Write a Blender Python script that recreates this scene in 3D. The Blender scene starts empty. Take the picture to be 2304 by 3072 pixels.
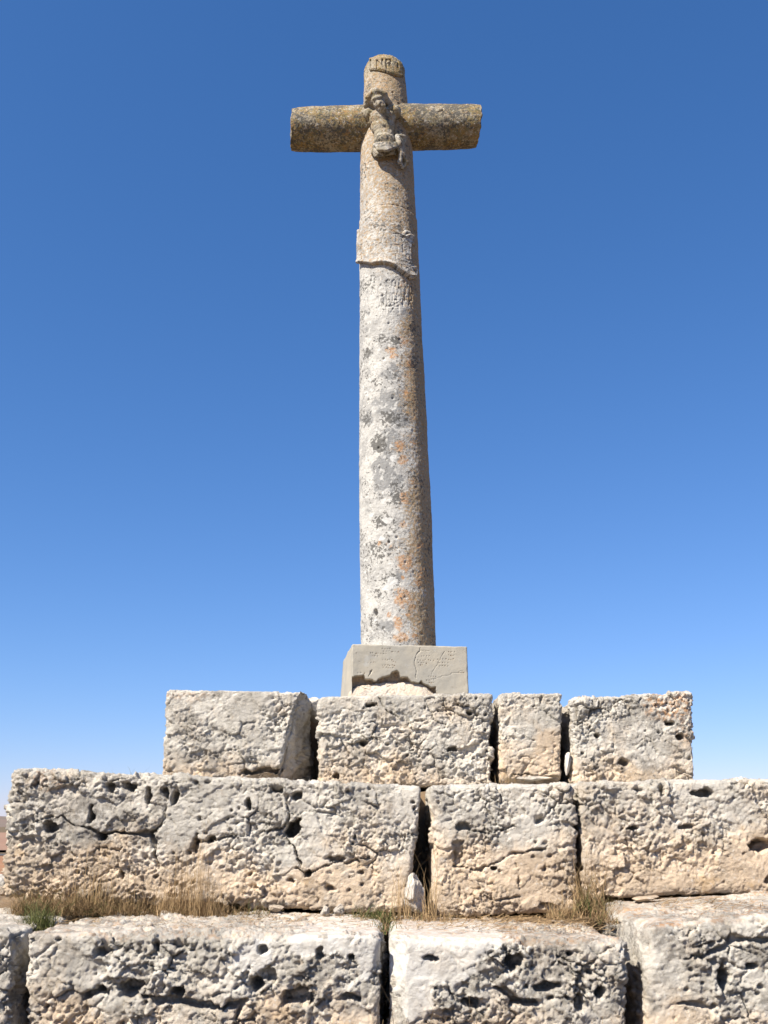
import bpy, math, random
import numpy as np
from mathutils import Vector

# ------------------------------------------------------------------ camera, sky, sun, exposure
sc = bpy.context.scene
C = sc.collection
EYE = 1.6
PITCH = math.radians(17.3)
FPX, CX, CY = 2990.0, 1152.0, 1536.0          # focal length and centre, in photograph pixels
cam_d = bpy.data.cameras.new('camera')
cam_d.sensor_fit = 'VERTICAL'
cam_d.sensor_height = 24.0
cam_d.lens = 24.0 * FPX / 3072.0
cam_d.clip_start = 0.05
cam_d.clip_end = 90000.0
cam = bpy.data.objects.new('camera', cam_d)
C.objects.link(cam)
cam.location = (0, 0, EYE)
cam.rotation_euler = (math.pi / 2 + PITCH, 0, 0)
sc.camera = cam

SUN_EL, SUN_AZ = math.radians(46), math.radians(46)      # azimuth: to the left of straight behind the camera
sun_dir = Vector((-math.sin(SUN_AZ) * math.cos(SUN_EL), -math.cos(SUN_AZ) * math.cos(SUN_EL), math.sin(SUN_EL)))
w = bpy.data.worlds.new('World')
sc.world = w
w.use_nodes = True
nt = w.node_tree
sky = nt.nodes.new('ShaderNodeTexSky')
sky.sky_type = 'NISHITA'
sky.sun_disc = False
sky.sun_elevation = SUN_EL
sky.sun_rotation = math.atan2(sun_dir.x, sun_dir.y)
sky.altitude = 900
sky.air_density = 1.0
sky.dust_density = 0.2
sky.ozone_density = 6.0
bg = nt.nodes['Background']
bg.inputs['Strength'].default_value = 0.0575
# the camera's colour rendering of the clear sky, the same in every direction
sep = nt.nodes.new('ShaderNodeSeparateColor')
cmb = nt.nodes.new('ShaderNodeCombineColor')
nt.links.new(sky.outputs[0], sep.inputs[0])
for ch, (gain, gam) in enumerate(((1.12, 1.12), (0.955, 0.86), (1.21, 0.77))):
    m1 = nt.nodes.new('ShaderNodeMath')
    m1.operation = 'POWER'
    m2 = nt.nodes.new('ShaderNodeMath')
    m2.operation = 'MULTIPLY'
    nt.links.new(sep.outputs[ch], m1.inputs[0])
    m1.inputs[1].default_value = gam
    nt.links.new(m1.outputs[0], m2.inputs[0])
    m2.inputs[1].default_value = gain * 0.1147 ** (gam - 1)
    nt.links.new(m2.outputs[0], cmb.inputs[ch])
nt.links.new(cmb.outputs[0], bg.inputs[0])
sl = bpy.data.lights.new('sun', 'SUN')
sl.energy = 5.0
sl.angle = math.radians(0.53)
sl.color = (1.0, 0.93, 0.82)
so = bpy.data.objects.new('sun', sl)
C.objects.link(so)
so.rotation_euler = sun_dir.to_track_quat('Z', 'Y').to_euler()
vs = sc.view_settings
vs.view_transform = 'Standard'
vs.look = 'None'
vs.gamma = 1.0
vs.exposure = 1.0
vs.use_curve_mapping = False

# ------------------------------------------------------------------ helpers: rays, noise, meshes
RNG = np.random.default_rng(7)


def at(px, py, Y):
    """point of the place at forward distance Y seen at photograph pixel px, py"""
    dx = (px - CX) / FPX
    dy = (CY - py) / FPX
    fy = math.cos(PITCH) - dy * math.sin(PITCH)
    fz = math.sin(PITCH) + dy * math.cos(PITCH)
    return np.array((dx / fy * Y, Y, EYE + fz / fy * Y))


def sstep(a, b, x):
    t = np.clip((x - a) / (b - a), 0, 1)
    return t * t * (3 - 2 * t)


def h3(ix, iy, iz, seed):
    n = (ix.astype(np.uint32) * np.uint32(374761393) + iy.astype(np.uint32) * np.uint32(668265263)
         + iz.astype(np.uint32) * np.uint32(2147483647 - 58371) + np.uint32(seed * 7919 + 13))
    n = (n ^ (n >> np.uint32(13))) * np.uint32(1274126177)
    n = (n ^ (n >> np.uint32(16))) * np.uint32(2246822519)
    return n ^ (n >> np.uint32(15))


GR = RNG.normal(size=(64, 3)).astype(np.float32)
GR /= np.linalg.norm(GR, axis=1)[:, None]


def gn(p, seed=0):
    """gradient noise, about -1..1"""
    p = p.astype(np.float32)
    i = np.floor(p).astype(np.int32)
    f = p - i
    u = f * f * f * (f * (f * 6 - 15) + 10)
    out = np.zeros(len(p), np.float32)
    for dx in (0, 1):
        wx = u[:, 0] if dx else 1 - u[:, 0]
        for dy in (0, 1):
            wy = u[:, 1] if dy else 1 - u[:, 1]
            for dz in (0, 1):
                wz = u[:, 2] if dz else 1 - u[:, 2]
                g = GR[h3(i[:, 0] + dx, i[:, 1] + dy, i[:, 2] + dz, seed) & np.uint32(63)]
                d = g[:, 0] * (f[:, 0] - dx) + g[:, 1] * (f[:, 1] - dy) + g[:, 2] * (f[:, 2] - dz)
                out += wx * wy * wz * d
    return out * 1.6


def fbm(p, octv=3, seed=0, gain=0.5):
    a, s, o = 1.0, 0.0, np.zeros(len(p), np.float32)
    for k in range(octv):
        o += a * gn(p * (2.03 ** k), seed + k * 17)
        s += a
        a *= gain
    return o / s


def ridged(p, octv=2, seed=0):
    a, s, o = 1.0, 0.0, np.zeros(len(p), np.float32)
    for k in range(octv):
        o += a * (1 - 2 * np.abs(gn(p * (2.1 ** k), seed + k * 23)))
        s += a
        a *= 0.5
    return o / s


def worley(p, seed=0):
    p = p.astype(np.float32)
    i = np.floor(p).astype(np.int32)
    f1 = np.full(len(p), 9., np.float32)
    f2 = f1.copy()
    rid = np.zeros(len(p), np.float32)
    for dx in (-1, 0, 1):
        for dy in (-1, 0, 1):
            for dz in (-1, 0, 1):
                cx, cy, cz = i[:, 0] + dx, i[:, 1] + dy, i[:, 2] + dz
                h = h3(cx, cy, cz, seed)
                r1 = (h & np.uint32(1023)) / np.float32(1023)
                r2 = ((h >> np.uint32(10)) & np.uint32(1023)) / np.float32(1023)
                r3 = ((h >> np.uint32(20)) & np.uint32(1023)) / np.float32(1023)
                d = np.sqrt((cx + r1 - p[:, 0]) ** 2 + (cy + r2 - p[:, 1]) ** 2 + (cz + r3 - p[:, 2]) ** 2)
                near = d < f1
                f2 = np.where(near, f1, np.minimum(f2, d))
                rid = np.where(near, (r1 * 7.3 + r2 * 3.1 + r3) % 1, rid)
                f1 = np.where(near, d, f1)
    return f1, f2, rid


def seg_dist(P, poly):
    """distance of 2-D points to a polyline"""
    d = np.full(len(P), 1e9)
    for a, b in zip(poly[:-1], poly[1:]):
        a = np.array(a, float)
        b = np.array(b, float)
        ab = b - a
        t = np.clip(((P - a) @ ab) / max(ab @ ab, 1e-12), 0, 1)
        d = np.minimum(d, np.hypot(*(P - a - t[:, None] * ab).T))
    return d


def make_mesh(name, V, F, attrs=None, smooth=True):
    """V (n,3); F (m,3|4) array or list of tuples"""
    me = bpy.data.meshes.new(name)
    if isinstance(F, np.ndarray):
        k = F.shape[1]
        me.vertices.add(len(V))
        me.vertices.foreach_set('co', np.ascontiguousarray(V, np.float32).ravel())
        me.loops.add(F.size)
        me.loops.foreach_set('vertex_index', F.astype(np.int32).ravel())
        me.polygons.add(len(F))
        me.polygons.foreach_set('loop_start', np.arange(0, F.size, k, dtype=np.int32))
        me.update(calc_edges=True)
        me.validate()
    else:
        me.from_pydata([tuple(v) for v in V], [], F)
        me.update()
    if smooth:
        me.polygons.foreach_set('use_smooth', np.ones(len(me.polygons), bool))
    for k, v in (attrs or {}).items():
        v = np.asarray(v, np.float32)
        if v.ndim == 2:
            a = me.attributes.new(k, 'FLOAT_VECTOR', 'POINT')
            a.data.foreach_set('vector', v.ravel())
        else:
            a = me.attributes.new(k, 'FLOAT', 'POINT')
            a.data.foreach_set('value', v)
    return me


def obj(name, me, mat=None, parent=None, label=None, cat=None, group=None, kind=None, loc=None):
    o = bpy.data.objects.new(name, me)
    C.objects.link(o)
    if mat is not None and me is not None:
        me.materials.append(mat)
    if parent is not None:
        o.parent = parent
    if label:
        o['label'] = label
    if cat:
        o['category'] = cat
    if group:
        o['group'] = group
    if kind:
        o['kind'] = kind
    if loc is not None:
        o.location = [float(v) for v in loc]
    return o


# ------------------------------------------------------------------ materials
class NB:
    def __init__(self, name, k=0.62):
        self.k = k
        self.m = bpy.data.materials.new(name)
        self.m.use_nodes = True
        self.t = self.m.node_tree
        self.b = self.t.nodes['Principled BSDF']
        self.b.inputs['Roughness'].default_value = 0.95
        self.b.inputs['Specular IOR Level'].default_value = 0.15

    def n(self, typ, **kw):
        nd = self.t.nodes.new(typ)
        for k, v in kw.items():
            setattr(nd, k, v)
        return nd

    def lk(self, a, b):
        self.t.links.new(a, b)

    def val(self, sock, v):
        if hasattr(v, 'is_linked') or hasattr(v, 'links'):
            self.lk(v, sock)
        else:
            sock.default_value = v

    def pos(self):
        return self.n('ShaderNodeNewGeometry').outputs['Position']

    def attr(self, name, vec=False):
        a = self.n('ShaderNodeAttribute', attribute_name=name)
        return a.outputs['Vector'] if vec else a.outputs['Fac']

    def noise(self, co, scale, detail=4, rough=0.55, dist=0.0):
        nd = self.n('ShaderNodeTexNoise')
        self.lk(co, nd.inputs['Vector'])
        nd.inputs['Scale'].default_value = scale
        nd.inputs['Detail'].default_value = detail
        nd.inputs['Roughness'].default_value = rough
        nd.inputs['Distortion'].default_value = dist
        return nd.outputs['Fac']

    def vor(self, co, scale, out='Distance', feat='F1'):
        nd = self.n('ShaderNodeTexVoronoi', feature=feat)
        self.lk(co, nd.inputs['Vector'])
        nd.inputs['Scale'].default_value = scale
        return nd.outputs[out]

    def ramp(self, f, a, b, lo=0.0, hi=1.0):
        nd = self.n('ShaderNodeMapRange', interpolation_type='SMOOTHSTEP')
        self.val(nd.inputs['Value'], f)
        nd.inputs['From Min'].default_value = a
        nd.inputs['From Max'].default_value = b
        nd.inputs['To Min'].default_value = lo
        nd.inputs['To Max'].default_value = hi
        return nd.outputs[0]

    def math(self, op, a, b=0.0):
        nd = self.n('ShaderNodeMath', operation=op)
        self.val(nd.inputs[0], a)
        self.val(nd.inputs[1], b)
        return nd.outputs[0]

    def mix(self, f, a, b):
        nd = self.n('ShaderNodeMix', data_type='RGBA')
        self.val(nd.inputs[0], f)
        for s, v in ((nd.inputs[6], a), (nd.inputs[7], b)):
            if isinstance(v, tuple):
                s.default_value = tuple(c * self.k for c in v[:3]) + (1,)
            else:
                self.lk(v, s)
        return nd.outputs[2]

    def bump(self, h, strength, dist):
        nd = self.n('ShaderNodeBump')
        nd.inputs['Strength'].default_value = strength
        nd.inputs['Distance'].default_value = dist
        self.lk(h, nd.inputs['Height'])
        self.lk(nd.outputs[0], self.b.inputs['Normal'])

    def done(self, col):
        self.val(self.b.inputs['Base Color'], tuple(c * self.k for c in col) + (1,) if isinstance(col, tuple) else col)
        return self.m


def mat_limestone():
    b = NB('limestone', 0.88)
    p = b.pos()
    warm = b.attr('warm')
    n1 = b.noise(p, 5.0, 6, 0.65)
    wv = b.ramp(b.math('ADD', warm, b.math('MULTIPLY', b.math('SUBTRACT', n1, 0.5), 2.4)), 0.0, 1.0)
    col = b.mix(wv, (0.565, 0.525, 0.455), (0.66, 0.52, 0.375))
    # ochre patches in the fresher stone
    col = b.mix(b.math('MULTIPLY', b.ramp(b.noise(p, 9, 5, 0.65), 0.54, 0.72), b.math('MULTIPLY', wv, 0.6)), col, (0.56, 0.375, 0.19))
    # grey weathering crust, thin and broken
    gm = b.attr('grime')
    crust = b.ramp(b.math('ADD', b.noise(p, 14, 8, 0.75), b.math('MULTIPLY', b.math('SUBTRACT', gm, 0.5), 0.22)), 0.48, 0.68)
    col = b.mix(b.math('MULTIPLY', crust, b.ramp(wv, 0.0, 1.0, 0.85, 0.30)), col, (0.315, 0.285, 0.245))
    # blackish lichen dots
    bl = b.ramp(b.math('ADD', b.noise(p, 33, 7, 0.75), b.math('MULTIPLY', b.math('SUBTRACT', gm, 0.6), 0.16)), 0.60, 0.68, 0, 0.75)
    col = b.mix(bl, col, (0.12, 0.108, 0.095))
    # fine dark and pale specks
    col = b.mix(b.ramp(b.noise(p, 85, 5, 0.75), 0.56, 0.69, 0, 0.55), col, (0.22, 0.19, 0.155))
    col = b.mix(b.ramp(b.noise(p, 50, 5, 0.7), 0.56, 0.68, 0, 0.6), col, (0.74, 0.71, 0.65))
    # thin brown staining
    col = b.mix(b.ramp(b.noise(p, 26, 6, 0.75), 0.54, 0.70, 0, 0.42), col, (0.38, 0.265, 0.16))
    # smooth pale crust
    col = b.mix(b.math('MULTIPLY', b.attr('pale'), b.ramp(b.noise(p, 18, 6, 0.7), 0.35, 0.6, 0.95, 0.45)), col, (0.68, 0.65, 0.595))
    # orange lichen and dry moss
    li = b.math('MULTIPLY', b.attr('lichen'), b.ramp(b.noise(p, 38, 5, 0.75), 0.44, 0.60))
    col = b.mix(li, col, (0.52, 0.26, 0.10))
    rgh = b.ramp(b.noise(p, 7, 4, 0.6), 0.38, 0.62, 0.25, 1.0)         # worn smooth here, raw there
    rgh = b.math('MULTIPLY', rgh, b.ramp(b.attr('pale'), 0.0, 1.0, 1.0, 0.35))
    h = b.math('ADD', b.math('MULTIPLY', b.noise(p, 48, 11, 0.8, 0.4), rgh), b.math('MULTIPLY', b.noise(p, 140, 6, 0.75), 0.22))
    b.bump(h, 1.0, 0.021)
    return b.done(col)


def mat_cross():
    b = NB('lichened_stone', 0.69)
    p = b.pos()
    q = b.attr('cyl', True)              # unrolled surface coordinates of the shaft
    och, org, grey, dark, top, wht = (b.attr(k) for k in ('ochre', 'orange', 'grey', 'dark', 'upper', 'white'))
    n = b.noise(q, 7, 5, 0.6)
    col = b.mix(b.ramp(n, 0.38, 0.66), (0.66, 0.635, 0.58), (0.46, 0.445, 0.415))
    # grey rosettes
    gm = b.math('ADD', b.math('MULTIPLY', grey, 0.30), b.noise(q, 15, 6, 0.68, 0.3))
    col = b.mix(b.ramp(gm, 0.56, 0.68, 0, 0.8), col, (0.30, 0.298, 0.29))
    # pale crust islands
    col = b.mix(b.ramp(b.noise(q, 31, 3, 0.5, 0.6), 0.57, 0.63, 0, 0.75), col, (0.74, 0.72, 0.665))
    # ochre speckle
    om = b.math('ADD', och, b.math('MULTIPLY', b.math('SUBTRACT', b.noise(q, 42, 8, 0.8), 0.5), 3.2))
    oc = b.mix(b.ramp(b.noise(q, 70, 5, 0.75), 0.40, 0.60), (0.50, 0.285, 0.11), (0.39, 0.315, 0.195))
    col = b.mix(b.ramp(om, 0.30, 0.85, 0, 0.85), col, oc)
    # orange lichen
    gm2 = b.math('ADD', org, b.math('MULTIPLY', b.math('SUBTRACT', b.noise(q, 34, 9, 0.82, 0.2), 0.5), 3.6))
    col = b.mix(b.ramp(gm2, 0.45, 0.95, 0, 0.85), col, b.mix(b.ramp(b.noise(q, 75, 6, 0.75), 0.42, 0.58), (0.60, 0.265, 0.085), (0.62, 0.43, 0.26)))
    # upper parts: olive and brown film with pale flecks
    up = b.mix(b.ramp(b.noise(p, 24, 5, 0.65), 0.42, 0.60), (0.38, 0.265, 0.115), (0.25, 0.215, 0.11))
    up = b.mix(b.ramp(b.noise(p, 48, 4, 0.7), 0.53, 0.62, 0, 0.85), up, (0.43, 0.24, 0.115))
    up = b.mix(b.ramp(b.noise(p, 7, 5, 0.65), 0.46, 0.64, 0, 0.75), up, (0.46, 0.41, 0.32))
    up = b.mix(b.ramp(b.noise(p, 58, 7, 0.8, 0.3), 0.53, 0.61, 0, 0.85), up, (0.66, 0.63, 0.56))
    up = b.mix(b.ramp(b.noise(p, 36, 8, 0.8), 0.57, 0.67, 0, 0.6), up, (0.12, 0.10, 0.07))
    tm = b.math('ADD', top, b.math('MULTIPLY', b.math('SUBTRACT', b.noise(p, 12, 5, 0.7), 0.5), 0.9))
    col = b.mix(b.ramp(tm, 0.35, 0.75), col, up)
    # dark speckled lichen
    dn = b.noise(q, 52, 5, 0.65, 0.6)
    dm = b.math('ADD', dn, b.math('MULTIPLY', b.math('SUBTRACT', b.math('ADD', b.noise(q, 6, 4), b.math('MULTIPLY', dark, 0.24)), 0.52), 0.62))
    col = b.mix(b.ramp(dm, 0.56, 0.63, 0, 0.85), col, (0.115, 0.11, 0.10))
    col = b.mix(b.ramp(b.noise(q, 120, 3, 0.6), 0.62, 0.70, 0, 0.7), col, (0.15, 0.13, 0.105))
    col = b.mix(b.ramp(b.math('ADD', wht, b.math('MULTIPLY', b.math('SUBTRACT', b.noise(q, 40, 5, 0.7), 0.5), 2.4)), 0.55, 0.75, 0, 0.9), col, (0.76, 0.745, 0.70))
    h = b.math('ADD', b.noise(p, 75, 6, 0.7), b.math('MULTIPLY', b.noise(p, 260, 3), 0.5))
    b.bump(h, 0.7, 0.007)
    return b.done(col)


def mat_cement():
    b = NB('grey_cement', 0.74)
    p = b.pos()
    col = b.mix(b.ramp(b.noise(p, 6, 5, 0.6), 0.35, 0.68), (0.49, 0.445, 0.36), (0.41, 0.385, 0.33))
    col = b.mix(b.ramp(b.noise(p, 15, 4, 0.6), 0.58, 0.72, 0, 0.6), col, (0.52, 0.51, 0.47))
    col = b.mix(b.ramp(b.noise(p, 80, 5, 0.75), 0.56, 0.70, 0, 0.4), col, (0.27, 0.225, 0.16))
    col = b.mix(b.attr('rust'), col, (0.26, 0.135, 0.05))
    col = b.mix(b.attr('rubble'), col, b.mix(b.ramp(b.noise(p, 45, 4), 0.4, 0.6), (0.50, 0.36, 0.23), (0.38, 0.32, 0.25)))
    b.bump(b.noise(p, 180, 5, 0.6), 0.25, 0.003)
    return b.done(col)


def mat_grass():
    b = NB('grass_blades', 0.78)
    t = b.attr('tone')
    g = b.attr('green')
    col = b.mix(t, (0.19, 0.12, 0.06), (0.50, 0.345, 0.18))
    col = b.mix(g, col, b.mix(t, (0.035, 0.060, 0.014), (0.12, 0.155, 0.045)))
    b.b.inputs['Roughness'].default_value = 0.7
    b.b.inputs['Subsurface Weight'].default_value = 0.0
    return b.done(col)


def mat_noise(name, c1, c2, scale, c3=None, bump=0.5, bd=0.02):
    b = NB(name)
    p = b.pos()
    col = b.mix(b.ramp(b.noise(p, scale, 6, 0.65), 0.35, 0.65), c1, c2)
    if c3:
        col = b.mix(b.ramp(b.noise(p, scale * 4, 5, 0.7), 0.5, 0.68), col, c3)
    b.bump(b.noise(p, scale * 6, 6, 0.7), bump, bd)
    return b.done(col)


M_STONE = mat_limestone()
M_CROSS = mat_cross()
M_CEM = mat_cement()
M_GRASS = mat_grass()
M_SOIL = mat_noise('dry_soil', (0.34, 0.235, 0.14), (0.24, 0.165, 0.10), 9, (0.42, 0.33, 0.22))
M_GROUND = mat_noise('dry_ground', (0.25, 0.17, 0.10), (0.18, 0.14, 0.085), 0.6, (0.22, 0.18, 0.11))
M_FIELD = mat_noise('ploughed_earth', (0.47, 0.235, 0.115), (0.40, 0.215, 0.115), 0.05, (0.47, 0.29, 0.16))
M_FIELD2 = mat_noise('pale_stubble', (0.44, 0.27, 0.18), (0.40, 0.23, 0.16), 0.03, (0.42, 0.30, 0.20))
M_ROAD = mat_noise('grey_asphalt', (0.16, 0.155, 0.15), (0.12, 0.12, 0.12), 0.6)
M_HILL = mat_noise('far_hill', (0.24, 0.20, 0.165), (0.30, 0.215, 0.17), 0.006, (0.19, 0.18, 0.14), 0.1, 1)
M_BUSH = mat_noise('bush_leaves', (0.06, 0.075, 0.03), (0.09, 0.10, 0.045), 6)

# ------------------------------------------------------------------ ground and far land
def terrain():
    xs = np.concatenate([-np.geomspace(3000, 2, 40), [0], np.geomspace(2, 3000, 40)])
    ys = np.concatenate([-np.geomspace(400, 2, 16), [0], np.geomspace(1.5, 3000, 60)])
    X, Y = np.meshgrid(xs, ys)
    R = np.hypot(X, Y - 5)
    Z = 0.62 - 0.018 * np.clip(R - 9, 0, 160) + 0.25 * np.sin(X * 0.05) * np.clip(R / 80, 0, 1)
    V = np.stack([X, Y, Z], -1).reshape(-1, 3)
    n, m = X.shape
    i = np.arange(n * m).reshape(n, m)
    F = np.stack([i[:-1, :-1], i[:-1, 1:], i[1:, 1:], i[1:, :-1]], -1).reshape(-1, 4)
    obj('ground', make_mesh('ground', V, F), M_GROUND, kind='structure')


def ground_z(x, y):
    R = math.hypot(x, y - 5)
    return 0.62 - 0.018 * min(max(R - 9, 0), 160) + 0.25 * math.sin(x * 0.05) * min(R / 80, 1)


def strip(name, y0, y1, mat, lift, x0=-500, x1=500, n=120):
    V, F = [], []
    ny = 12
    for j in range(ny + 1):
        for k in range(n + 1):
            x = x0 + (x1 - x0) * k / n
            y = y0 + (y1 - y0) * j / ny + 2.5 * math.sin(x * 0.02)
            V.append((x, y, ground_z(x, y) + lift))
    for j in range(ny):
        for k in range(n):
            a = j * (n + 1) + k
            F.append((a, a + 1, a + n + 2, a + n + 1))
    obj(name, make_mesh(name, np.array(V), F), mat, kind='structure')


terrain()
strip('field', 24, 78, M_FIELD, 0.12)
strip('road', 84, 95, M_ROAD, 0.10)
strip('field', 118, 420, M_FIELD2, 0.25, -900, 900)

# ridge on the horizon
def ridge():
    n, m = 200, 24
    xs = np.linspace(-3000, 3000, n)
    t = np.linspace(0, 1, m)
    X, T = np.meshgrid(xs, t)
    crest = 13 + 7 * np.sin(xs * 0.0021 + 1) + 4 * np.sin(xs * 0.0063) + 1.5 * np.sin(xs * 0.021)
    Yy = 900 + T * 900 + 60 * np.sin(X * 0.001)
    Z = -4.5 + (crest[None, :]) * np.sin(T * math.pi) ** 1.2
    V = np.stack([X, Yy, Z], -1).reshape(-1, 3)
    i = np.arange(n * m).reshape(m, n)
    F = np.stack([i[:-1, :-1], i[:-1, 1:], i[1:, 1:], i[1:, :-1]], -1).reshape(-1, 4)
    obj('hills', make_mesh('hills', V, F), M_HILL, kind='structure')


ridge()

# ------------------------------------------------------------------ stone blocks of the stepped base
base = obj('stepped_base', None, label='stepped base of huge rough limestone blocks in three tiers under the cross', cat='stepped base', loc=(0, 0, 0))


def facet(p, seed, tilt=1.1):
    """stepped, tilted plates: each cell its own height and slope"""
    p = p.astype(np.float32)
    i = np.floor(p).astype(np.int32)
    f1 = np.full(len(p), 9., np.float32)
    f2 = f1.copy()
    out = np.zeros(len(p), np.float32)
    for dx in (-1, 0, 1):
        for dy in (-1, 0, 1):
            for dz in (-1, 0, 1):
                cx, cy, cz = i[:, 0] + dx, i[:, 1] + dy, i[:, 2] + dz
                h = h3(cx, cy, cz, seed)
                vx = p[:, 0] - cx - (h & np.uint32(255)) / np.float32(255)
                vy = p[:, 1] - cy - ((h >> np.uint32(8)) & np.uint32(255)) / np.float32(255)
                vz = p[:, 2] - cz - ((h >> np.uint32(16)) & np.uint32(255)) / np.float32(255)
                d = vx * vx + vy * vy + vz * vz
                near = d < f1
                g = GR[(h >> np.uint32(3)) & np.uint32(63)]
                val = (h >> np.uint32(24)) / np.float32(255) - 0.5 + tilt * (g[:, 0] * vx + g[:, 1] * vy + g[:, 2] * vz)
                f2 = np.where(near, f1, np.minimum(f2, d))
                out = np.where(near, val, out)
                f1 = np.where(near, d, f1)
    return out, np.sqrt(f2) - np.sqrt(f1)


def rock_disp(P, seed, amp=1.0, pit=1.0, soft=None):
    """displacement in metres along the normal for weathered limestone"""
    o = np.array([seed * 3.17, seed * 1.31, seed * 5.73])
    p = P + o
    wv = np.stack([fbm(p * 13 + k * 9.7, 2, 5 + k) for k in range(3)], -1)
    wf = np.stack([gn(p * 48 + k * 4.7, 15 + k) for k in range(3)], -1)
    q = p + 0.016 * wv + 0.005 * wf
    big = 0.015 * fbm(p * 2.6, 2, 1)
    a1, e1 = facet(q * np.array([11, 11, 15]), 3)
    a2, e2 = facet(q * np.array([27, 27, 36]), 4, 1.5)
    a3, e3 = facet(q * 66, 6)
    mid = 0.0120 * a1 + 0.0046 * a2 + 0.0046 * a3 + 0.0060 * fbm(q * np.array([30, 30, 46]), 4, 9, 0.8)
    grv = -0.020 * sstep(0.075, 0.0, e1) * sstep(0.0, 0.45, gn(p * 6, 55)) - 0.011 * sstep(0.13, 0.0, e2) * sstep(0.0, 0.4, gn(p * 9, 56))
    f1, f2, rid = worley(q * np.array([8.5, 8.5, 10.5]), 31)
    sz = np.clip((rid - 0.72) * 1.0, 0, 0.28)
    holes = -0.075 * sstep(sz + 0.02, sz * 0.55, f1 * (1 + 0.25 * wf[:, 0])) * (rid > 0.79)
    f1b, f2b, ridb = worley(q * np.array([30, 30, 34]), 41)
    szb = np.clip((ridb - 0.55), 0, 0.42) * 0.9
    reg = sstep(-0.05, 0.4, gn(p * 4.5, 77))
    holes += -0.032 * sstep(szb + 0.04, szb * 0.5, f1b) * (ridb > 0.64) * (0.2 + 0.8 * reg)
    rough = 0.30 + 1.05 * sstep(-0.35, 0.35, fbm(p * 4.2, 2, 66))
    k = amp * rough
    if soft is not None:
        k = k * (1 - 0.85 * soft)
    pk = pit if soft is None else pit * (1 - 0.9 * soft)
    return big * amp + k * (mid + grv) + pk * holes


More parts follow.
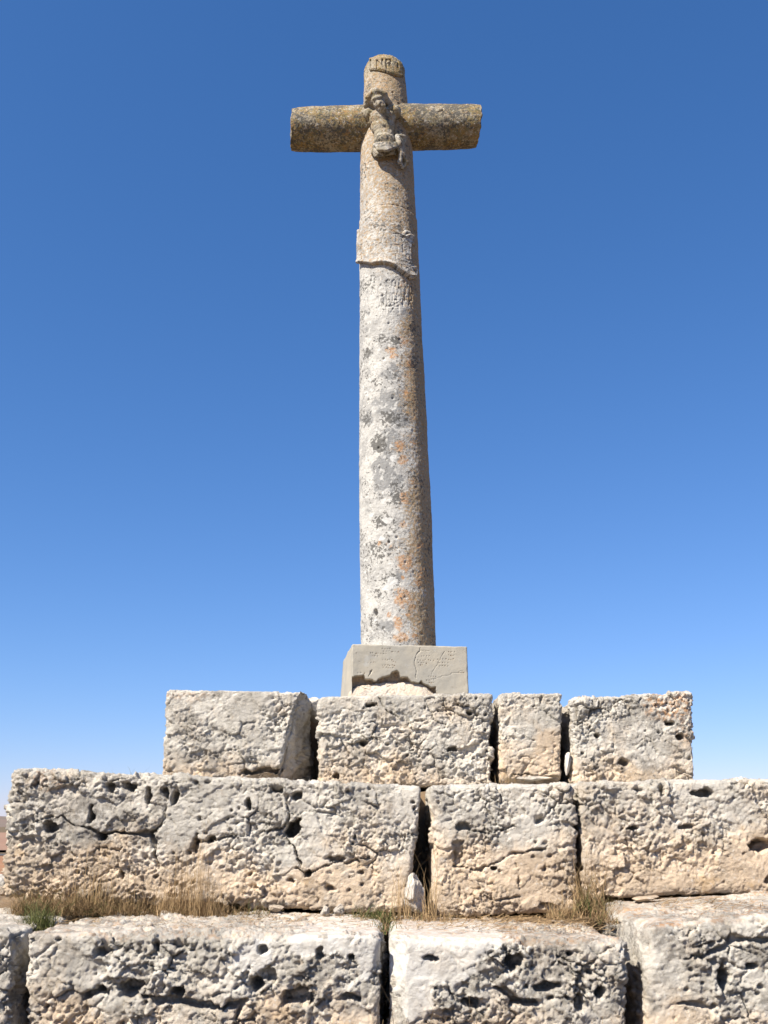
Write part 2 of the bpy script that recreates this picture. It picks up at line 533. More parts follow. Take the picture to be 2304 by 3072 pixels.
def block(quad, Yf, depth, seed, label=None, h=0.0046, amp=1.0, pit=1.0, rad=0.03, back=(0, 0, 0, 0), uniform_depth=False,
          cracks=(), hollows=(), softs=(), planes=(), warm=(0.45, 0.0), lich=(), toplich=0.0, bulge=0.0, tint=0.0, grime=(), name='stone_block', parent=None):
    """quad: photograph corners tl, tr, br, bl of the front face standing at distance Yf"""
    tl, tr, br, bl = [at(x, y, Yf) for x, y in quad]
    L = 0.5 * (np.linalg.norm(tr - tl) + np.linalg.norm(br - bl))
    H = 0.5 * (np.linalg.norm(tl - bl) + np.linalg.norm(tr - br))
    D = depth
    nx, nz = max(4, int(L / h)), max(4, int(H / h))
    if uniform_depth:
        ys = np.linspace(0, D, int(D / (h * 1.5)) + 1)
    else:
        ys, st = [0.0], h
        while ys[-1] < D:
            ys.append(ys[-1] + st)
            st = min(st * 1.09, 0.05)
        ys = np.array(ys) * D / ys[-1]
    ny = len(ys) - 1
    idg = np.full((nx + 1, ny + 1, nz + 1), -1, np.int32)
    m = np.zeros(idg.shape, bool)
    m[0] = m[-1] = True
    m[:, 0] = True
    m[:, :, 0] = m[:, :, -1] = True
    I, J, K = np.nonzero(m)
    idg[I, J, K] = np.arange(len(I))
    q = np.stack([I / nx * L, ys[J], K / nz * H], -1)
    F = []

    def quads(g, flip):
        a, b, c, d = g[:-1, :-1], g[1:, :-1], g[1:, 1:], g[:-1, 1:]
        f = np.stack([a, b, c, d] if not flip else [d, c, b, a], -1).reshape(-1, 4)
        F.append(f)
    quads(idg[:, 0, :], False)
    quads(idg[0, :, :], True)
    quads(idg[-1, :, :], False)
    quads(idg[:, :, -1], False)
    quads(idg[:, :, 0], True)
    F = np.concatenate(F)
    # uneven rounding of the arrises
    off = np.array([seed * 2.3, seed * 4.1, seed * 0.7])
    pr = q + off
    r = np.clip(rad * (1.0 + 0.9 * fbm(pr * 7, 2, 90)), 0.008, 0.12)[:, None]
    c = np.clip(q, r, np.array([L, D, H]) - r)
    d = q - c
    d[:, 1] = np.minimum(d[:, 1], 0) if False else d[:, 1]
    nl = np.linalg.norm(d, axis=1, keepdims=True)
    N = d / np.maximum(nl, 1e-9)
    q2 = c + N * np.minimum(r, 0.2)
    if bulge:
        uu, vv = q[:, 0] / L * 2 - 1, q[:, 2] / H * 2 - 1
        q2[:, 1] -= bulge * (1 - uu ** 2) * (1 - vv ** 2) * (N[:, 1] < -0.5)
    u, v, wd = (q2[:, 0] / L)[:, None], (q2[:, 2] / H)[:, None], (q2[:, 1] / D)[:, None]
    P = (1 - u) * (1 - v) * bl + u * (1 - v) * br + u * v * tr + (1 - u) * v * tl
    P = P + wd * np.array([0, D, 0])
    P[:, 2] += (wd * v)[:, 0] * back[0] + (wd * (1 - v))[:, 0] * back[1]
    P[:, 0] += (wd * (1 - u))[:, 0] * back[2] + (wd * u)[:, 0] * back[3]
    front = sstep(0.45, 0.85, -N[:, 1])
    pale = np.zeros(len(P))
    XZ = P[:, (0, 2)]
    wob = 0.026 * np.stack([fbm(P * 15 + 3, 4, 71, 0.6), fbm(P * 15 + 8, 4, 72, 0.6)], -1)
    for (x, y, rx, ry) in softs:
        cc = at(x, y, Yf)[[0, 2]]
        sx, sz_ = rx / FPX * Yf * 1.05, ry / FPX * Yf * 1.05
        e = np.hypot((XZ[:, 0] + 3 * wob[:, 0] - cc[0]) / sx, (XZ[:, 1] + 3 * wob[:, 1] - cc[1]) / sz_)
        pale = np.maximum(pale, sstep(1.1, 0.8, e))
    # flat breaks
    for (px, py, dy, nrm) in planes:
        a = at(px, py, Yf) + np.array([0, dy, 0])
        n_ = np.array(nrm, float)
        n_ /= np.linalg.norm(n_)
        dist = (P - a) @ n_ + 0.028 * fbm(P * 8 + seed, 4, 14)
        P = P - np.clip(dist, 0, None)[:, None] * n_
    dsp = rock_disp(P, seed, amp, pit, pale)
    dsp = np.where(N[:, 2] > 0.6, dsp * 0.6, dsp)
    for poly, wdt, dep in cracks:
        pl = [tuple(at(x, y, Yf)[[0, 2]]) for x, y in poly]
        dd = seg_dist(XZ + wob, pl)
        ww = 0.75 * wdt * (0.35 + 1.1 * sstep(-0.4, 0.5, gn(P * 16, 81)))
        dsp -= dep * sstep(ww, ww * 0.3, dd) * front * sstep(-0.45, -0.05, gn(P * 8 + 5, 82))
    for (x, y, rx, ry, dep) in hollows:
        cc = at(x, y, Yf)[[0, 2]]
        s = Yf / FPX * 1.05
        e = np.hypot((XZ[:, 0] + 0.7 * wob[:, 0] - cc[0]) / (rx * s), (XZ[:, 1] + 0.7 * wob[:, 1] - cc[1]) / (ry * s))
        e = e * (1.12 + 0.95 * fbm(P * 26, 4, 84, 0.65))
        dsp -= 1.7 * dep * sstep(1.0, 0.68, e) * front
    Pn = P + N * dsp[:, None]
    # colour fields that belong to the stone itself
    hv = (q[:, 2] / H)
    wm = 0.9 * sstep(warm[0] + 0.34, warm[0] - 0.34, hv + 0.4 * fbm(P * 3.5 + seed, 3, 61)) + warm[1]
    wm = np.clip(wm, 0, 1) * np.where(N[:, 2] > 0.6, 0.5, 1)
    li = toplich * sstep(0.5, 0.85, N[:, 2]) * (0.55 + 0.6 * fbm(P * 6, 2, 51))
    for (x, y, rx, ry, k) in lich:
        cc = at(x, y, Yf)[[0, 2]]
        s = Yf / FPX * 1.05
        e = np.hypot((XZ[:, 0] + 2 * wob[:, 0] - cc[0]) / (rx * s), (XZ[:, 1] + 2 * wob[:, 1] - cc[1]) / (ry * s))
        li = np.maximum(li, k * sstep(1.2, 0.5, e))
    gr = 0.46 + 1.0 * fbm(P * 2.2 + seed * 1.7, 4, 63) + tint
    for (x, y, rx, ry, k) in grime:
        cc = at(x, y, Yf)[[0, 2]]
        s = Yf / FPX * 1.05
        e = np.hypot((XZ[:, 0] + 3 * wob[:, 0] - cc[0]) / (rx * s), (XZ[:, 1] + 3 * wob[:, 1] - cc[1]) / (ry * s))
        gr = gr + k * sstep(1.3, 0.3, e)
    org = np.array([(tl[0] + tr[0]) / 2, Yf + D / 2, min(bl[2], br[2])])
    me = make_mesh('stone_block', Pn - org, F, dict(warm=wm, pale=pale, lichen=np.clip(li, 0, 1), grime=np.clip(gr, 0, 1.3)), smooth=False)
    o = obj(name, me, M_STONE, parent if parent is not None else base, label=label, loc=org)
    return o


Y1, Y2, Y3 = 5.05, 4.5, 3.70
# --- top tier
block([(499, 2068), (920, 2075), (928, 2352), (489, 2340)], Y1, 0.62, 1, 'top tier block at left with a broken, shaded right corner', amp=0.8, pit=0.55,
      rad=0.02, warm=(0.15, 0.05), planes=[(850, 2215, 0, (0.85, -0.5, -0.22)), (800, 2325, 0.03, (0.2, -0.62, -0.75))],
      hollows=[(790, 2318, 75, 16, 0.05), (900, 2300, 40, 40, 0.03)], back=(0.01, 0, 0.02, -0.02), lich=[(560, 2090, 90, 14, 0.3)])
block([(956, 2090), (1476, 2080), (1474, 2362), (954, 2358)], Y1, 0.7, 2, 'top tier block directly in front of the cross plinth', amp=1.05, pit=1.0,
      rad=0.022, warm=(0.1, 0.12), hollows=[(1110, 2116, 22, 7, 0.05), (1095, 2225, 16, 12, 0.04), (1360, 2250, 14, 9, 0.04), (1010, 2330, 14, 8, 0.04)],
      cracks=[([(1140, 2095), (1150, 2130), (1200, 2150)], 0.008, 0.02)])
block([(1498, 2078), (1684, 2078), (1680, 2356), (1504, 2356)], Y1 + 0.01, 0.6, 3, 'narrow top tier block between two dark vertical joints', amp=0.62, pit=0.35,
      rad=0.024, warm=(0.5, 0.2), tint=-0.4, planes=[(1500, 2300, 0, (-0.7, -0.6, -0.35)), (1600, 2330, 0, (0.05, -0.72, -0.7))],
      cracks=[([(1630, 2080), (1615, 2110), (1600, 2120)], 0.01, 0.02), ([(1545, 2325), (1600, 2330), (1660, 2310)], 0.008, 0.03)])
block([(1718, 2096), (2078, 2072), (2086, 2352), (1722, 2356)], Y1, 0.66, 4, 'top tier block at the right end with orange lichen near its corner', amp=1.05, pit=0.9,
      rad=0.024, warm=(0.15, 0.1), tint=0.15, lich=[(2010, 2120, 80, 45, 0.75), (2060, 2180, 40, 60, 0.4)],
      hollows=[(1716, 2130, 18, 34, 0.06), (2010, 2170, 14, 8, 0.04), (1790, 2205, 10, 8, 0.04), (2040, 2210, 12, 8, 0.04)])
# --- middle tier
block([(32, 2306), (1266, 2354), (1222, 2740), (6, 2690)], Y2, 0.8, 5, 'long cracked middle tier block at left behind the dry grass', amp=1.15, pit=1.15,
      rad=0.03, warm=(0.42, 0.0), back=(0, 0, 0.03, 0), grime=[(230, 2480, 330, 150, 0.25), (1100, 2650, 200, 120, -0.5), (760, 2640, 160, 90, -0.5)],
      cracks=[([(295, 2500), (380, 2497), (460, 2500), (480, 2470), (505, 2420)], 0.014, 0.06), ([(455, 2500), (468, 2560), (480, 2605)], 0.012, 0.05),
              ([(860, 2385), (872, 2440), (850, 2480), (700, 2510), (580, 2525)], 0.011, 0.04), ([(855, 2500), (880, 2550), (900, 2590)], 0.011, 0.05),
              ([(100, 2470), (180, 2450), (290, 2500)], 0.011, 0.035), ([(880, 2600), (930, 2620), (1000, 2590), (1110, 2575)], 0.008, 0.03)],
      hollows=[(880, 2488, 24, 26, 0.12), (585, 2535, 12, 28, 0.05), (272, 2450, 9, 26, 0.07), (308, 2510, 14, 10, 0.07), (390, 2360, 26, 12, 0.06),
               (445, 2390, 12, 28, 0.05), (330, 2365, 18, 20, 0.04), (155, 2485, 26, 18, 0.05), (925, 2620, 14, 12, 0.05), (365, 2625, 8, 12, 0.05),
               (525, 2395, 10, 24, 0.05), (500, 2390, 7, 16, 0.05), (745, 2410, 8, 22, 0.05), (1010, 2575, 30, 10, 0.03)], lich=[(140, 2345, 60, 40, 0.35)])
block([(1294, 2356), (1720, 2348), (1736, 2740), (1296, 2750)], Y2, 0.75, 6, 'squarish middle tier block with ochre lower half beside the open joint', amp=0.85, pit=0.6,
      rad=0.034, warm=(0.55, 0.12), tint=-0.3, cracks=[([(1360, 2600), (1440, 2610), (1530, 2560), (1640, 2550)], 0.008, 0.03), ([(1400, 2490), (1480, 2500), (1540, 2480)], 0.008, 0.03),
                                    ([(1420, 2690), (1500, 2695), (1560, 2690)], 0.006, 0.02), ([(1550, 2590), (1560, 2670)], 0.006, 0.018)],
      hollows=[(1390, 2480, 26, 14, 0.03), (1482, 2605, 9, 7, 0.04), (1375, 2560, 18, 40, 0.02), (1645, 2725, 30, 12, 0.04)])
block([(1738, 2346), (2540, 2332), (2540, 2668), (1758, 2702)], Y2, 0.8, 7, 'long middle tier block at the right, cut off by the photo edge', amp=0.95, pit=0.75,
      rad=0.03, warm=(0.5, 0.12), tint=-0.2, hollows=[(2110, 2380, 34, 13, 0.06), (1895, 2485, 22, 6, 0.05), (2280, 2530, 40, 22, 0.05), (1985, 2370, 10, 22, 0.04), (2060, 2480, 26, 7, 0.03)],
      cracks=[([(1975, 2350), (1985, 2385)], 0.012, 0.04), ([(2230, 2560), (2270, 2530), (2304, 2520)], 0.012, 0.04)])
# --- lowest tier in view
zb = 3330
block([(-420, 2776), (40, 2796), (14, zb), (-420, zb)], Y3 + 0.0, 0.85, 8, 'lowest tier block at the left edge with a dark side face', rad=0.03, warm=(0.3, 0.1), toplich=0.25,
      uniform_depth=True, back=(-0.005, 0, 0, 0.0))
block([(86, 2800), (1146, 2808), (1148, zb), (58, zb)], Y3, 0.85, 9, 'long deeply pitted block of the lowest tier under the dry grass', amp=1.3, pit=1.45, rad=0.03, warm=(0.58, 0.0),
      toplich=0.55, uniform_depth=True, softs=[(985, 2830, 110, 40), (1100, 2850, 50, 60), (760, 2870, 60, 40)],
      cracks=[([(250, 2990), (330, 2970), (420, 2990), (560, 3010), (640, 3030), (760, 3000), (900, 3010), (1080, 3000)], 0.018, 0.06), ([(720, 3030), (700, 3072)], 0.014, 0.05)],
      hollows=[(535, 2830, 16, 20, 0.06), (470, 2840, 10, 22, 0.05), (530, 2975, 24, 14, 0.07), (310, 2830, 14, 20, 0.05), (300, 2860, 26, 14, 0.04), (680, 2795, 40, 10, 0.04),
               (890, 2990, 50, 20, 0.05), (810, 2920, 28, 20, 0.03), (960, 2860, 12, 24, 0.03), (390, 2960, 40, 16, 0.05), (790, 2850, 18, 12, 0.04), (1050, 2870, 10, 8, 0.05)])
block([(1168, 2812), (1876, 2828), (1880, zb), (1182, zb)], Y3, 0.85, 10, 'lowest tier block in the centre with a smooth pale upper left corner', amp=1.25, pit=1.2, rad=0.03, warm=(0.42, 0.15),
      toplich=0.8, uniform_depth=True, grime=[(1680, 2900, 220, 70, 0.35)], softs=[(1290, 2870, 150, 70), (1440, 2825, 90, 30), (1230, 2960, 60, 90)],
      hollows=[(1285, 2875, 26, 10, 0.05), (1540, 2890, 36, 26, 0.05), (1800, 2980, 20, 16, 0.06), (1640, 2960, 40, 12, 0.05), (1420, 3010, 30, 14, 0.05), (1580, 3010, 50, 12, 0.05), (1740, 3010, 14, 26, 0.05)],
      planes=[(1215, 2960, 0, (-0.82, -0.56, 0.05))], cracks=[([(1480, 2960), (1540, 2990), (1610, 3020)], 0.016, 0.05), ([(1520, 2850), (1525, 2900)], 0.01, 0.03)])
block([(1936, 2776), (2700, 2726), (2700, zb), (1936, zb)], Y3 + 0.03, 0.80, 11, 'lowest tier block at the right edge with greenish stains', amp=0.95, pit=0.8, rad=0.034, warm=(0.35, 0.15), tint=-0.1, toplich=0.8,
      uniform_depth=True, back=(0.02, 0, 0, 0), cracks=[([(2010, 2870), (2100, 2875), (2150, 2850), (2200, 2820), (2304, 2820)], 0.014, 0.04), ([(2170, 2880), (2165, 2960)], 0.014, 0.04),
                                                ([(2040, 3010), (2150, 3015)], 0.01, 0.03)],
      hollows=[(2168, 2940, 18, 36, 0.06), (2260, 2900, 18, 12, 0.05)])
# block behind, at the far left corner of the ledge
block([(-260, 2636), (17, 2640), (17, 2690), (-260, 2690)], 6.3, 0.6, 12, 'pale block seen past the far left end of the middle tier', h=0.012, rad=0.03)


# fill of earth and rubble inside the tiers
def core():
    V, F = [], []
    zs3 = at(600, 2745, Y2)[2]
    zs2 = at(1152, 2345, Y2)[2]
    zs1 = at(1152, 2085, Y1)[2]
    rnd = random.Random(3)
    for (x0, x1, y0, y1, z0, z1) in ((-2.0, 2.05, Y3 + 0.7, 7.6, 0.4, zs3 - 0.02), (-1.62, 1.9, Y2 + 0.55, 6.9, zs3 - 0.1, zs2 - 0.03),
                                     (-1.02, 1.45, Y1 + 0.45, 6.4, zs2 - 0.1, zs1 - 0.05)):
        n = 40
        b = len(V)
        for j in range(n + 1):
            for i in range(n + 1):
                x = x0 + (x1 - x0) * i / n
                y = y0 + (y1 - y0) * j / n
                V.append((x, y, z1 + rnd.uniform(-0.015, 0.015)))
        for j in range(n):
            for i in range(n):
                a = b + j * (n + 1) + i
                F.append((a, a + 1, a + n + 2, a + n + 1))
        ring = [b + i for i in range(n + 1)] + [b + j * (n + 1) + n for j in range(1, n + 1)] + [b + n * (n + 1) + i for i in range(n - 1, -1, -1)] + [b + j * (n + 1) for j in range(n - 1, 0, -1)]
        lo = []
        for k in ring:
            lo.append(len(V))
            V.append((V[k][0], V[k][1], z0))
        for k in range(len(ring)):
            k2 = (k + 1) % len(ring)
            F.append((ring[k], lo[k], lo[k2], ring[k2]))
    obj('earth_fill', make_mesh('earth_fill', np.array(V), F), M_SOIL, base)


core()


# ------------------------------------------------------------------ loose small stones
def icosphere(n):
    import bmesh
    bm = bmesh.new()
    bmesh.ops.create_icosphere(bm, subdivisions=n, radius=1.0)
    V = np.array([v.co[:] for v in bm.verts])
    F = np.array([[v.index for v in f.verts] for f in bm.faces])
    bm.free()
    return V, F


ICO = icosphere(5)


def loose_stone(px, py, Y, rx, ry, rz, seed, label, lean=0.0, point=0.0, warm=0.3, pale=0.0, name='loose_stone', cut=0.52):
    V, F = ICO
    V = V.copy()
    rg = np.random.default_rng(seed)
    for k in range(14):                         # facets
        n = rg.normal(size=3)
        n /= np.linalg.norm(n)
        dd = V @ n - rg.uniform(cut, 0.85)
        V = V - np.clip(dd, 0, None)[:, None] * n
    V[:, 0] *= 1 - point * sstep(-1, 1, V[:, 2])
    V = V * np.array([rx, ry, rz])
    c, s = math.cos(lean), math.sin(lean)
    V = V @ np.array([[c, 0, -s], [0, 1, 0], [s, 0, c]])
    N = V / np.linalg.norm(V, axis=1)[:, None]
    V = V + N * (0.8 * rock_disp(V + seed, seed, 0.6, 0.3) * min(1, rz / 0.06))[:, None]
    o = at(px, py, Y)
    return obj(name, make_mesh('loose_stone', V, F, dict(warm=np.full(len(V), warm), pale=np.full(len(V), pale), lichen=np.zeros(len(V)), grime=np.full(len(V), 0.3))),
               M_STONE, label=label, cat='stone', loc=o)


loose_stone(1243, 2685, 4.46, 0.062, 0.07, 0.105, 3, 'upright pointed stone wedged at the foot of the open joint', 0.06, 0.5, 0.3, 0.75, 'wedge_stone')
loose_stone(1702, 2285, 5.08, 0.022, 0.05, 0.082, 4, 'thin white stone splinter stuck in the top tier joint', 0.12, 0.35, 0.0, 0.9, 'wedge_stone')
loose_stone(826, 2727, 4.47, 0.046, 0.05, 0.018, 5, 'flat pale stone at the end of the dry grass', 0.05, 0.0, 0.4)
loose_stone(976, 2733, 4.46, 0.026, 0.03, 0.028, 6, 'left one of two small pale stones under the long cracked block', -0.2, 0.3, 0.5, 0.2)
loose_stone(1014, 2733, 4.45, 0.030, 0.03, 0.030, 7, 'right one of two small pale stones under the long cracked block', 0.25, 0.2, 0.4, 0.3)
loose_stone(1935, 2697, 4.42, 0.06, 0.05, 0.016, 8, 'flat orange-brown stone sliver under the right middle tier block', -0.12, 0.0, 1.0)
loose_stone(938, 2130, 5.32, 0.055, 0.08, 0.075, 9, 'small stone filling the joint right of the broken top block', 0.1, 0.2, 0.2)
loose_stone(1600, 2337, 5.06, 0.10, 0.06, 0.014, 10, 'thin flat stone packed under the narrow top tier block', 0.0, 0.0, 0.6)

# ------------------------------------------------------------------ the cross
YC = 5.62
SH0 = at(1195.5, 1935, YC)               # foot of the shaft, on its axis
LEAN = math.radians(1.15)
cross = obj('stone_cross', None, label='tall weathered stone cross on a grey cement plinth', cat='cross', loc=SH0)
UPV = np.array([-math.sin(LEAN), 0, math.cos(LEAN)])
RTV = np.array([math.cos(LEAN), 0, math.sin(LEAN)])
SH_Z = np.array([-0.1, 0.0, 0.85, 1.95, 2.65, 3.32, 3.62, 4.08])
SH_R = np.array([0.2115, 0.211, 0.2105, 0.194, 0.1815, 0.172, 0.150, 0.131])


def on_shaft(px, py):
    """angle (0 = towards the camera, + to the right) and height on the shaft seen at a pixel"""
    best = None
    o = np.array([0, 0, EYE])
    d = at(px, py, 1.0) - o
    for t in np.linspace(4.9, 6.2, 1301):
        p = o + d * t - SH0
        hgt = p @ UPV
        x = p @ RTV
        if math.hypot(x, p[1]) <= np.interp(hgt, SH_Z, SH_R):
            return math.atan2(x, -p[1]), hgt
    p = o + d * (YC) - SH0
    return math.copysign(1.45, p @ RTV), p @ UPV


LET = {'I': [[(.5, 0), (.5, 1)]], 'N': [[(.1, 0), (.1, 1), (.9, 0), (.9, 1)]], 'R': [[(.15, 0), (.15, 1), (.7, 1), (.85, .8), (.7, .55), (.15, .55)], [(.5, .55), (.9, 0)]],
       'O': [[(.5, 0), (.15, .2), (.15, .8), (.5, 1), (.85, .8), (.85, .2), (.5, 0)]], 'S': [[(.85, .85), (.5, 1), (.15, .8), (.85, .25), (.5, 0), (.15, .15)]],
       'L': [[(.2, 1), (.2, 0), (.8, 0)]], 'M': [[(.05, 0), (.15, 1), (.5, .4), (.85, 1), (.95, 0)]], 'D': [[(.15, 0), (.15, 1), (.6, .95), (.88, .5), (.6, .05), (.15, 0)]],
       'E': [[(.8, 1), (.2, 1), (.2, 0), (.8, 0)], [(.2, .5), (.7, .5)]], 'A': [[(.05, 0), (.5, 1), (.95, 0)], [(.25, .4), (.75, .4)]], 'T': [[(.5, 0), (.5, 1)], [(.05, 1), (.95, 1)]],
       'P': [[(.15, 0), (.15, 1), (.7, 1), (.85, .8), (.7, .55), (.15, .55)]], '1': [[(.5, 0), (.5, 1), (.3, .85)]], '0': [[(.5, 0), (.15, .2), (.15, .8), (.5, 1), (.85, .8), (.85, .2), (.5, 0)]],
       '2': [[(.15, .8), (.5, 1), (.85, .75), (.15, 0), (.85, 0)]], 'C': [[(.85, .8), (.5, 1), (.15, .75), (.15, .25), (.5, 0), (.85, .2)]], 'U': [[(.15, 1), (.15, .2), (.5, 0), (.85, .2), (.85, 1)]]}


def carve(S, Z, text, px0, px1, py, hpx, wid, dep):
    """engrave a row of letters on the unrolled shaft surface (S, Z)"""
    out = np.zeros(len(S))
    n = len(text)
    for i, ch in enumerate(text):
        if ch not in LET:
            continue
        cx = px0 + (px1 - px0) * (i + 0.5) / n
        th, z = on_shaft(cx, py)
        R = np.interp(z, SH_Z, SH_R)
        hgt = hpx / FPX * 6.5 / 0.84
        wd_ = hgt * (0.62 if ch not in 'I1' else 0.4)
        near = (np.abs(S - th * R) < hgt) & (np.abs(Z - z) < hgt)
        P = np.stack([S[near], Z[near]], -1)
        d = np.full(len(P), 1e9)
        for st in LET[ch]:
            d = np.minimum(d, seg_dist(P, [(th * R + (a - .5) * wd_, z + (b - .5) * hgt) for a, b in st]))
        out[near] = np.maximum(out[near], dep * sstep(wid, wid * 0.3, d))
    return out


def shaft_fields(th, z, R):
    """lichen fields on the shaft surface"""
    S = th * R
    P3 = np.stack([S * 1.0, z, np.zeros_like(S)], -1)
    wob = 0.02 * np.stack([fbm(P3 * 12, 3, 5), fbm(P3 * 12 + 7, 3, 6)], -1)

    def spots(lst):
        m = np.zeros(len(S))
        for (x, y, rx, ry) in lst:
            t0, z0 = on_shaft(x, y)
            r0 = np.interp(z0, SH_Z, SH_R)
            k = 5.9 / FPX
            e = np.hypot((S + wob[:, 0] - t0 * r0) / (rx * k / max(math.cos(t0), .4)), (z + wob[:, 1] - z0) / (ry * k * 1.08))
            m = np.maximum(m, sstep(1.5, 0.35, e))
        return m
    orange = spots([(1215, 1690, 28, 30), (1208, 1792, 32, 32), (1138, 1633, 11, 12), (1163, 1632, 7, 7), (1179, 1642, 7, 6), (1212, 1573, 14, 14), (1195, 1870, 16, 26), (1205, 1912, 30, 18),
                    (1212, 1729, 8, 8), (1200, 1340, 20, 26), (1210, 1380, 16, 20), (1175, 1050, 20, 16), (1210, 1490, 16, 22), (1185, 1070, 14, 14), (1168, 1843, 8, 8), (1225, 1845, 10, 10), (1240, 1905, 12, 10)])
    grey = spots([(1178, 1205, 58, 34), (1198, 1240, 46, 42), (1160, 1440, 40, 40), (1150, 1400, 34, 34), (1175, 1330, 30, 44), (1104, 1255, 14, 24), (1225, 1200, 26, 40), (1170, 1120, 30, 20), (1195, 1725, 16, 14), (1160, 1875, 24, 18)])
    dark = spots([(1105, 1060, 16, 22), (1135, 1330, 22, 26), (1104, 1260, 14, 20), (1160, 1250, 30, 24), (1140, 1020, 20, 16), (1190, 1470, 26, 40), (1155, 1577, 18, 8), (1145, 1650, 40, 24), (1165, 1735, 34, 16),
                  (1135, 1780, 26, 16), (1150, 1560, 36, 20), (1120, 1640, 20, 16), (1240, 1090, 16, 26), (1185, 1020, 18, 12)])
    white = spots([(1162, 1560, 15, 12), (1175, 1745, 24, 12), (1180, 1375, 12, 14), (1165, 1760, 20, 12), (1145, 1615, 12, 7)])
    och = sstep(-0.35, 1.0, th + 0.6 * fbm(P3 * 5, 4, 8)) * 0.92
    orange = np.maximum(orange * 0.85, 0.85 * sstep(0.1, 0.4, th) * sstep(1.15, 0.7, th) * sstep(-0.1, 0.4, fbm(P3 * 7, 4, 18)) * sstep(2.6, 2.0, z))
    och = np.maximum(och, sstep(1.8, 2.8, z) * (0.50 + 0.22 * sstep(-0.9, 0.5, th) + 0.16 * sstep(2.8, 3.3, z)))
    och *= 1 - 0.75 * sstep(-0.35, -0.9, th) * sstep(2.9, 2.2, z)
    upper = 0.42 * sstep(3.05, 3.5, z) + 0.35 * sstep(3.75, 3.95, z)
    return dict(orange=orange, grey=grey, dark=dark, white=white, ochre=och, upper=upper)


def make_shaft():
    nth = 300
    zs = np.linspace(-0.06, 3.925, 850)
    th1 = (np.arange(nth) / nth - 0.5) * 2 * math.pi
    TH, Z = np.meshgrid(th1, zs)
    # dome: extra rings closing the top
    dome_t = np.linspace(0, math.pi / 2, 30)[1:]
    th, z = TH.ravel(), Z.ravel()
    R = np.interp(z, SH_Z, SH_R)
    # narrowing above the arms follows a smooth curve
    S = th * R
    P3 = np.stack([np.sin(th) * R, -np.cos(th) * R, z], -1)
    d = 0.005 * fbm(P3 * 3.5, 2, 1) + 0.0035 * fbm(P3 * 14, 3, 2) + 0.0022 * ridged(P3 * 45, 2, 3)
    f1, f2, rid = worley(P3 * 22, 8)
    d -= 0.009 * sstep(0.28, 0.08, f1) * (rid > 0.82)
    t0, z0 = on_shaft(1126, 1838)
    d -= 0.045 * sstep(1.0, 0.45, np.hypot((S - t0 * 0.21) / 0.018, (z - z0) / 0.026))
    for t_ in ((-0.45, 1.0), (0.9, 0.45), (0.85, 0.62)):
        d -= 0.01 * sstep(1, 0.3, np.hypot((S - t_[0] * 0.2) / 0.008, (z - t_[1]) / 0.008))
    # inscription below the scroll, worn
    wear = sstep(-0.25, 0.2, fbm(P3 * 9, 2, 33))
    ins = carve(S, z, ' I SOLI', 1095, 1232, 850, 19, 0.0055, 0.0065)
    ins = np.maximum(ins, carve(S, z, ' AI  IOIU', 1095, 1240, 872, 19, 0.0055, 0.0065))
    ins = np.maximum(ins, carve(S, z, ' IPIIMID', 1098, 1240, 892, 19, 0.0055, 0.0065))
    ins = np.maximum(ins, carve(S, z, ' ANDEIA', 1095, 1240, 910, 19, 0.0055, 0.0065))
    ins = np.maximum(ins, carve(S, z, ' 10121', 1095, 1205, 927, 19, 0.0055, 0.0065))
    d -= ins * (0.35 + 0.65 * wear)
    # arched step of the upper fold
    arc = [on_shaft(x, y) for x, y in ((1088, 648), (1100, 634), (1120, 622), (1150, 615), (1180, 616), (1215, 626), (1236, 640))]
    az = np.interp(th, [a[0] for a in arc], [a[1] for a in arc])
    bot, _ = 0, 0
    zlow = on_shaft(1165, 700)[1]
    d += 0.007 * sstep(0.004, -0.004, z - az) * sstep(zlow - 0.5, zlow, z) * (np.abs(th) < 1.5)
    d -= 0.008 * sstep(0.007, 0.0, np.abs(z - az)) * (np.abs(th) < 1.25)
    # round the head off
    RR = R + d
    V = np.stack([np.sin(th) * RR, -np.cos(th) * RR, z], -1)
    fld = shaft_fields(th, z, R)
    cyl = np.stack([S, z, np.zeros_like(S)], -1)
    n = len(zs)
    i = np.arange(n * nth).reshape(n, nth)
    F = [np.stack([i[:-1], np.roll(i[:-1], -1, 1), np.roll(i[1:], -1, 1), i[1:]], -1).reshape(-1, 4)]
    # dome
    Rt = np.interp(zs[-1], SH_Z, SH_R)
    prev = i[-1]
    Vs, ths, Ss = [V], [th], [cyl]
    cnt = len(V)
    for k, a in enumerate(dome_t):
        rr = Rt * math.cos(a) ** 0.95
        rr = max(rr, 0.002)
        P = np.stack([np.sin(th1) * rr, -np.cos(th1) * rr, np.full(nth, zs[-1] + 0.11 * math.sin(a))], -1)
        P += (P - np.array([0, 0, zs[-1] - .05])) * (0.05 * fbm(P * 16, 3, 2) + 0.035 * ridged(P * 45, 2, 3))[:, None]
        cur = np.arange(cnt, cnt + nth)
        cnt += nth
        F.append(np.stack([prev, np.roll(prev, -1), np.roll(cur, -1), cur], -1))
        prev = cur
        Vs.append(P)
        Ss.append(np.stack([th1 * Rt, P[:, 2] + a * 0.1, th1 * 0], -1))
    V = np.concatenate(Vs)
    cyl = np.concatenate(Ss)
    extra = len(V) - len(fld['orange'])
    for k in fld:
        fld[k] = np.concatenate([fld[k], np.full(extra, 0.8 if k == 'upper' else 0.0)])
    fld['cyl'] = cyl
    o = obj('shaft', make_mesh('shaft', V, np.concatenate(F), fld), M_CROSS, cross)
    o.rotation_euler = (0, -LEAN, 0)
    return o


shaft = make_shaft()


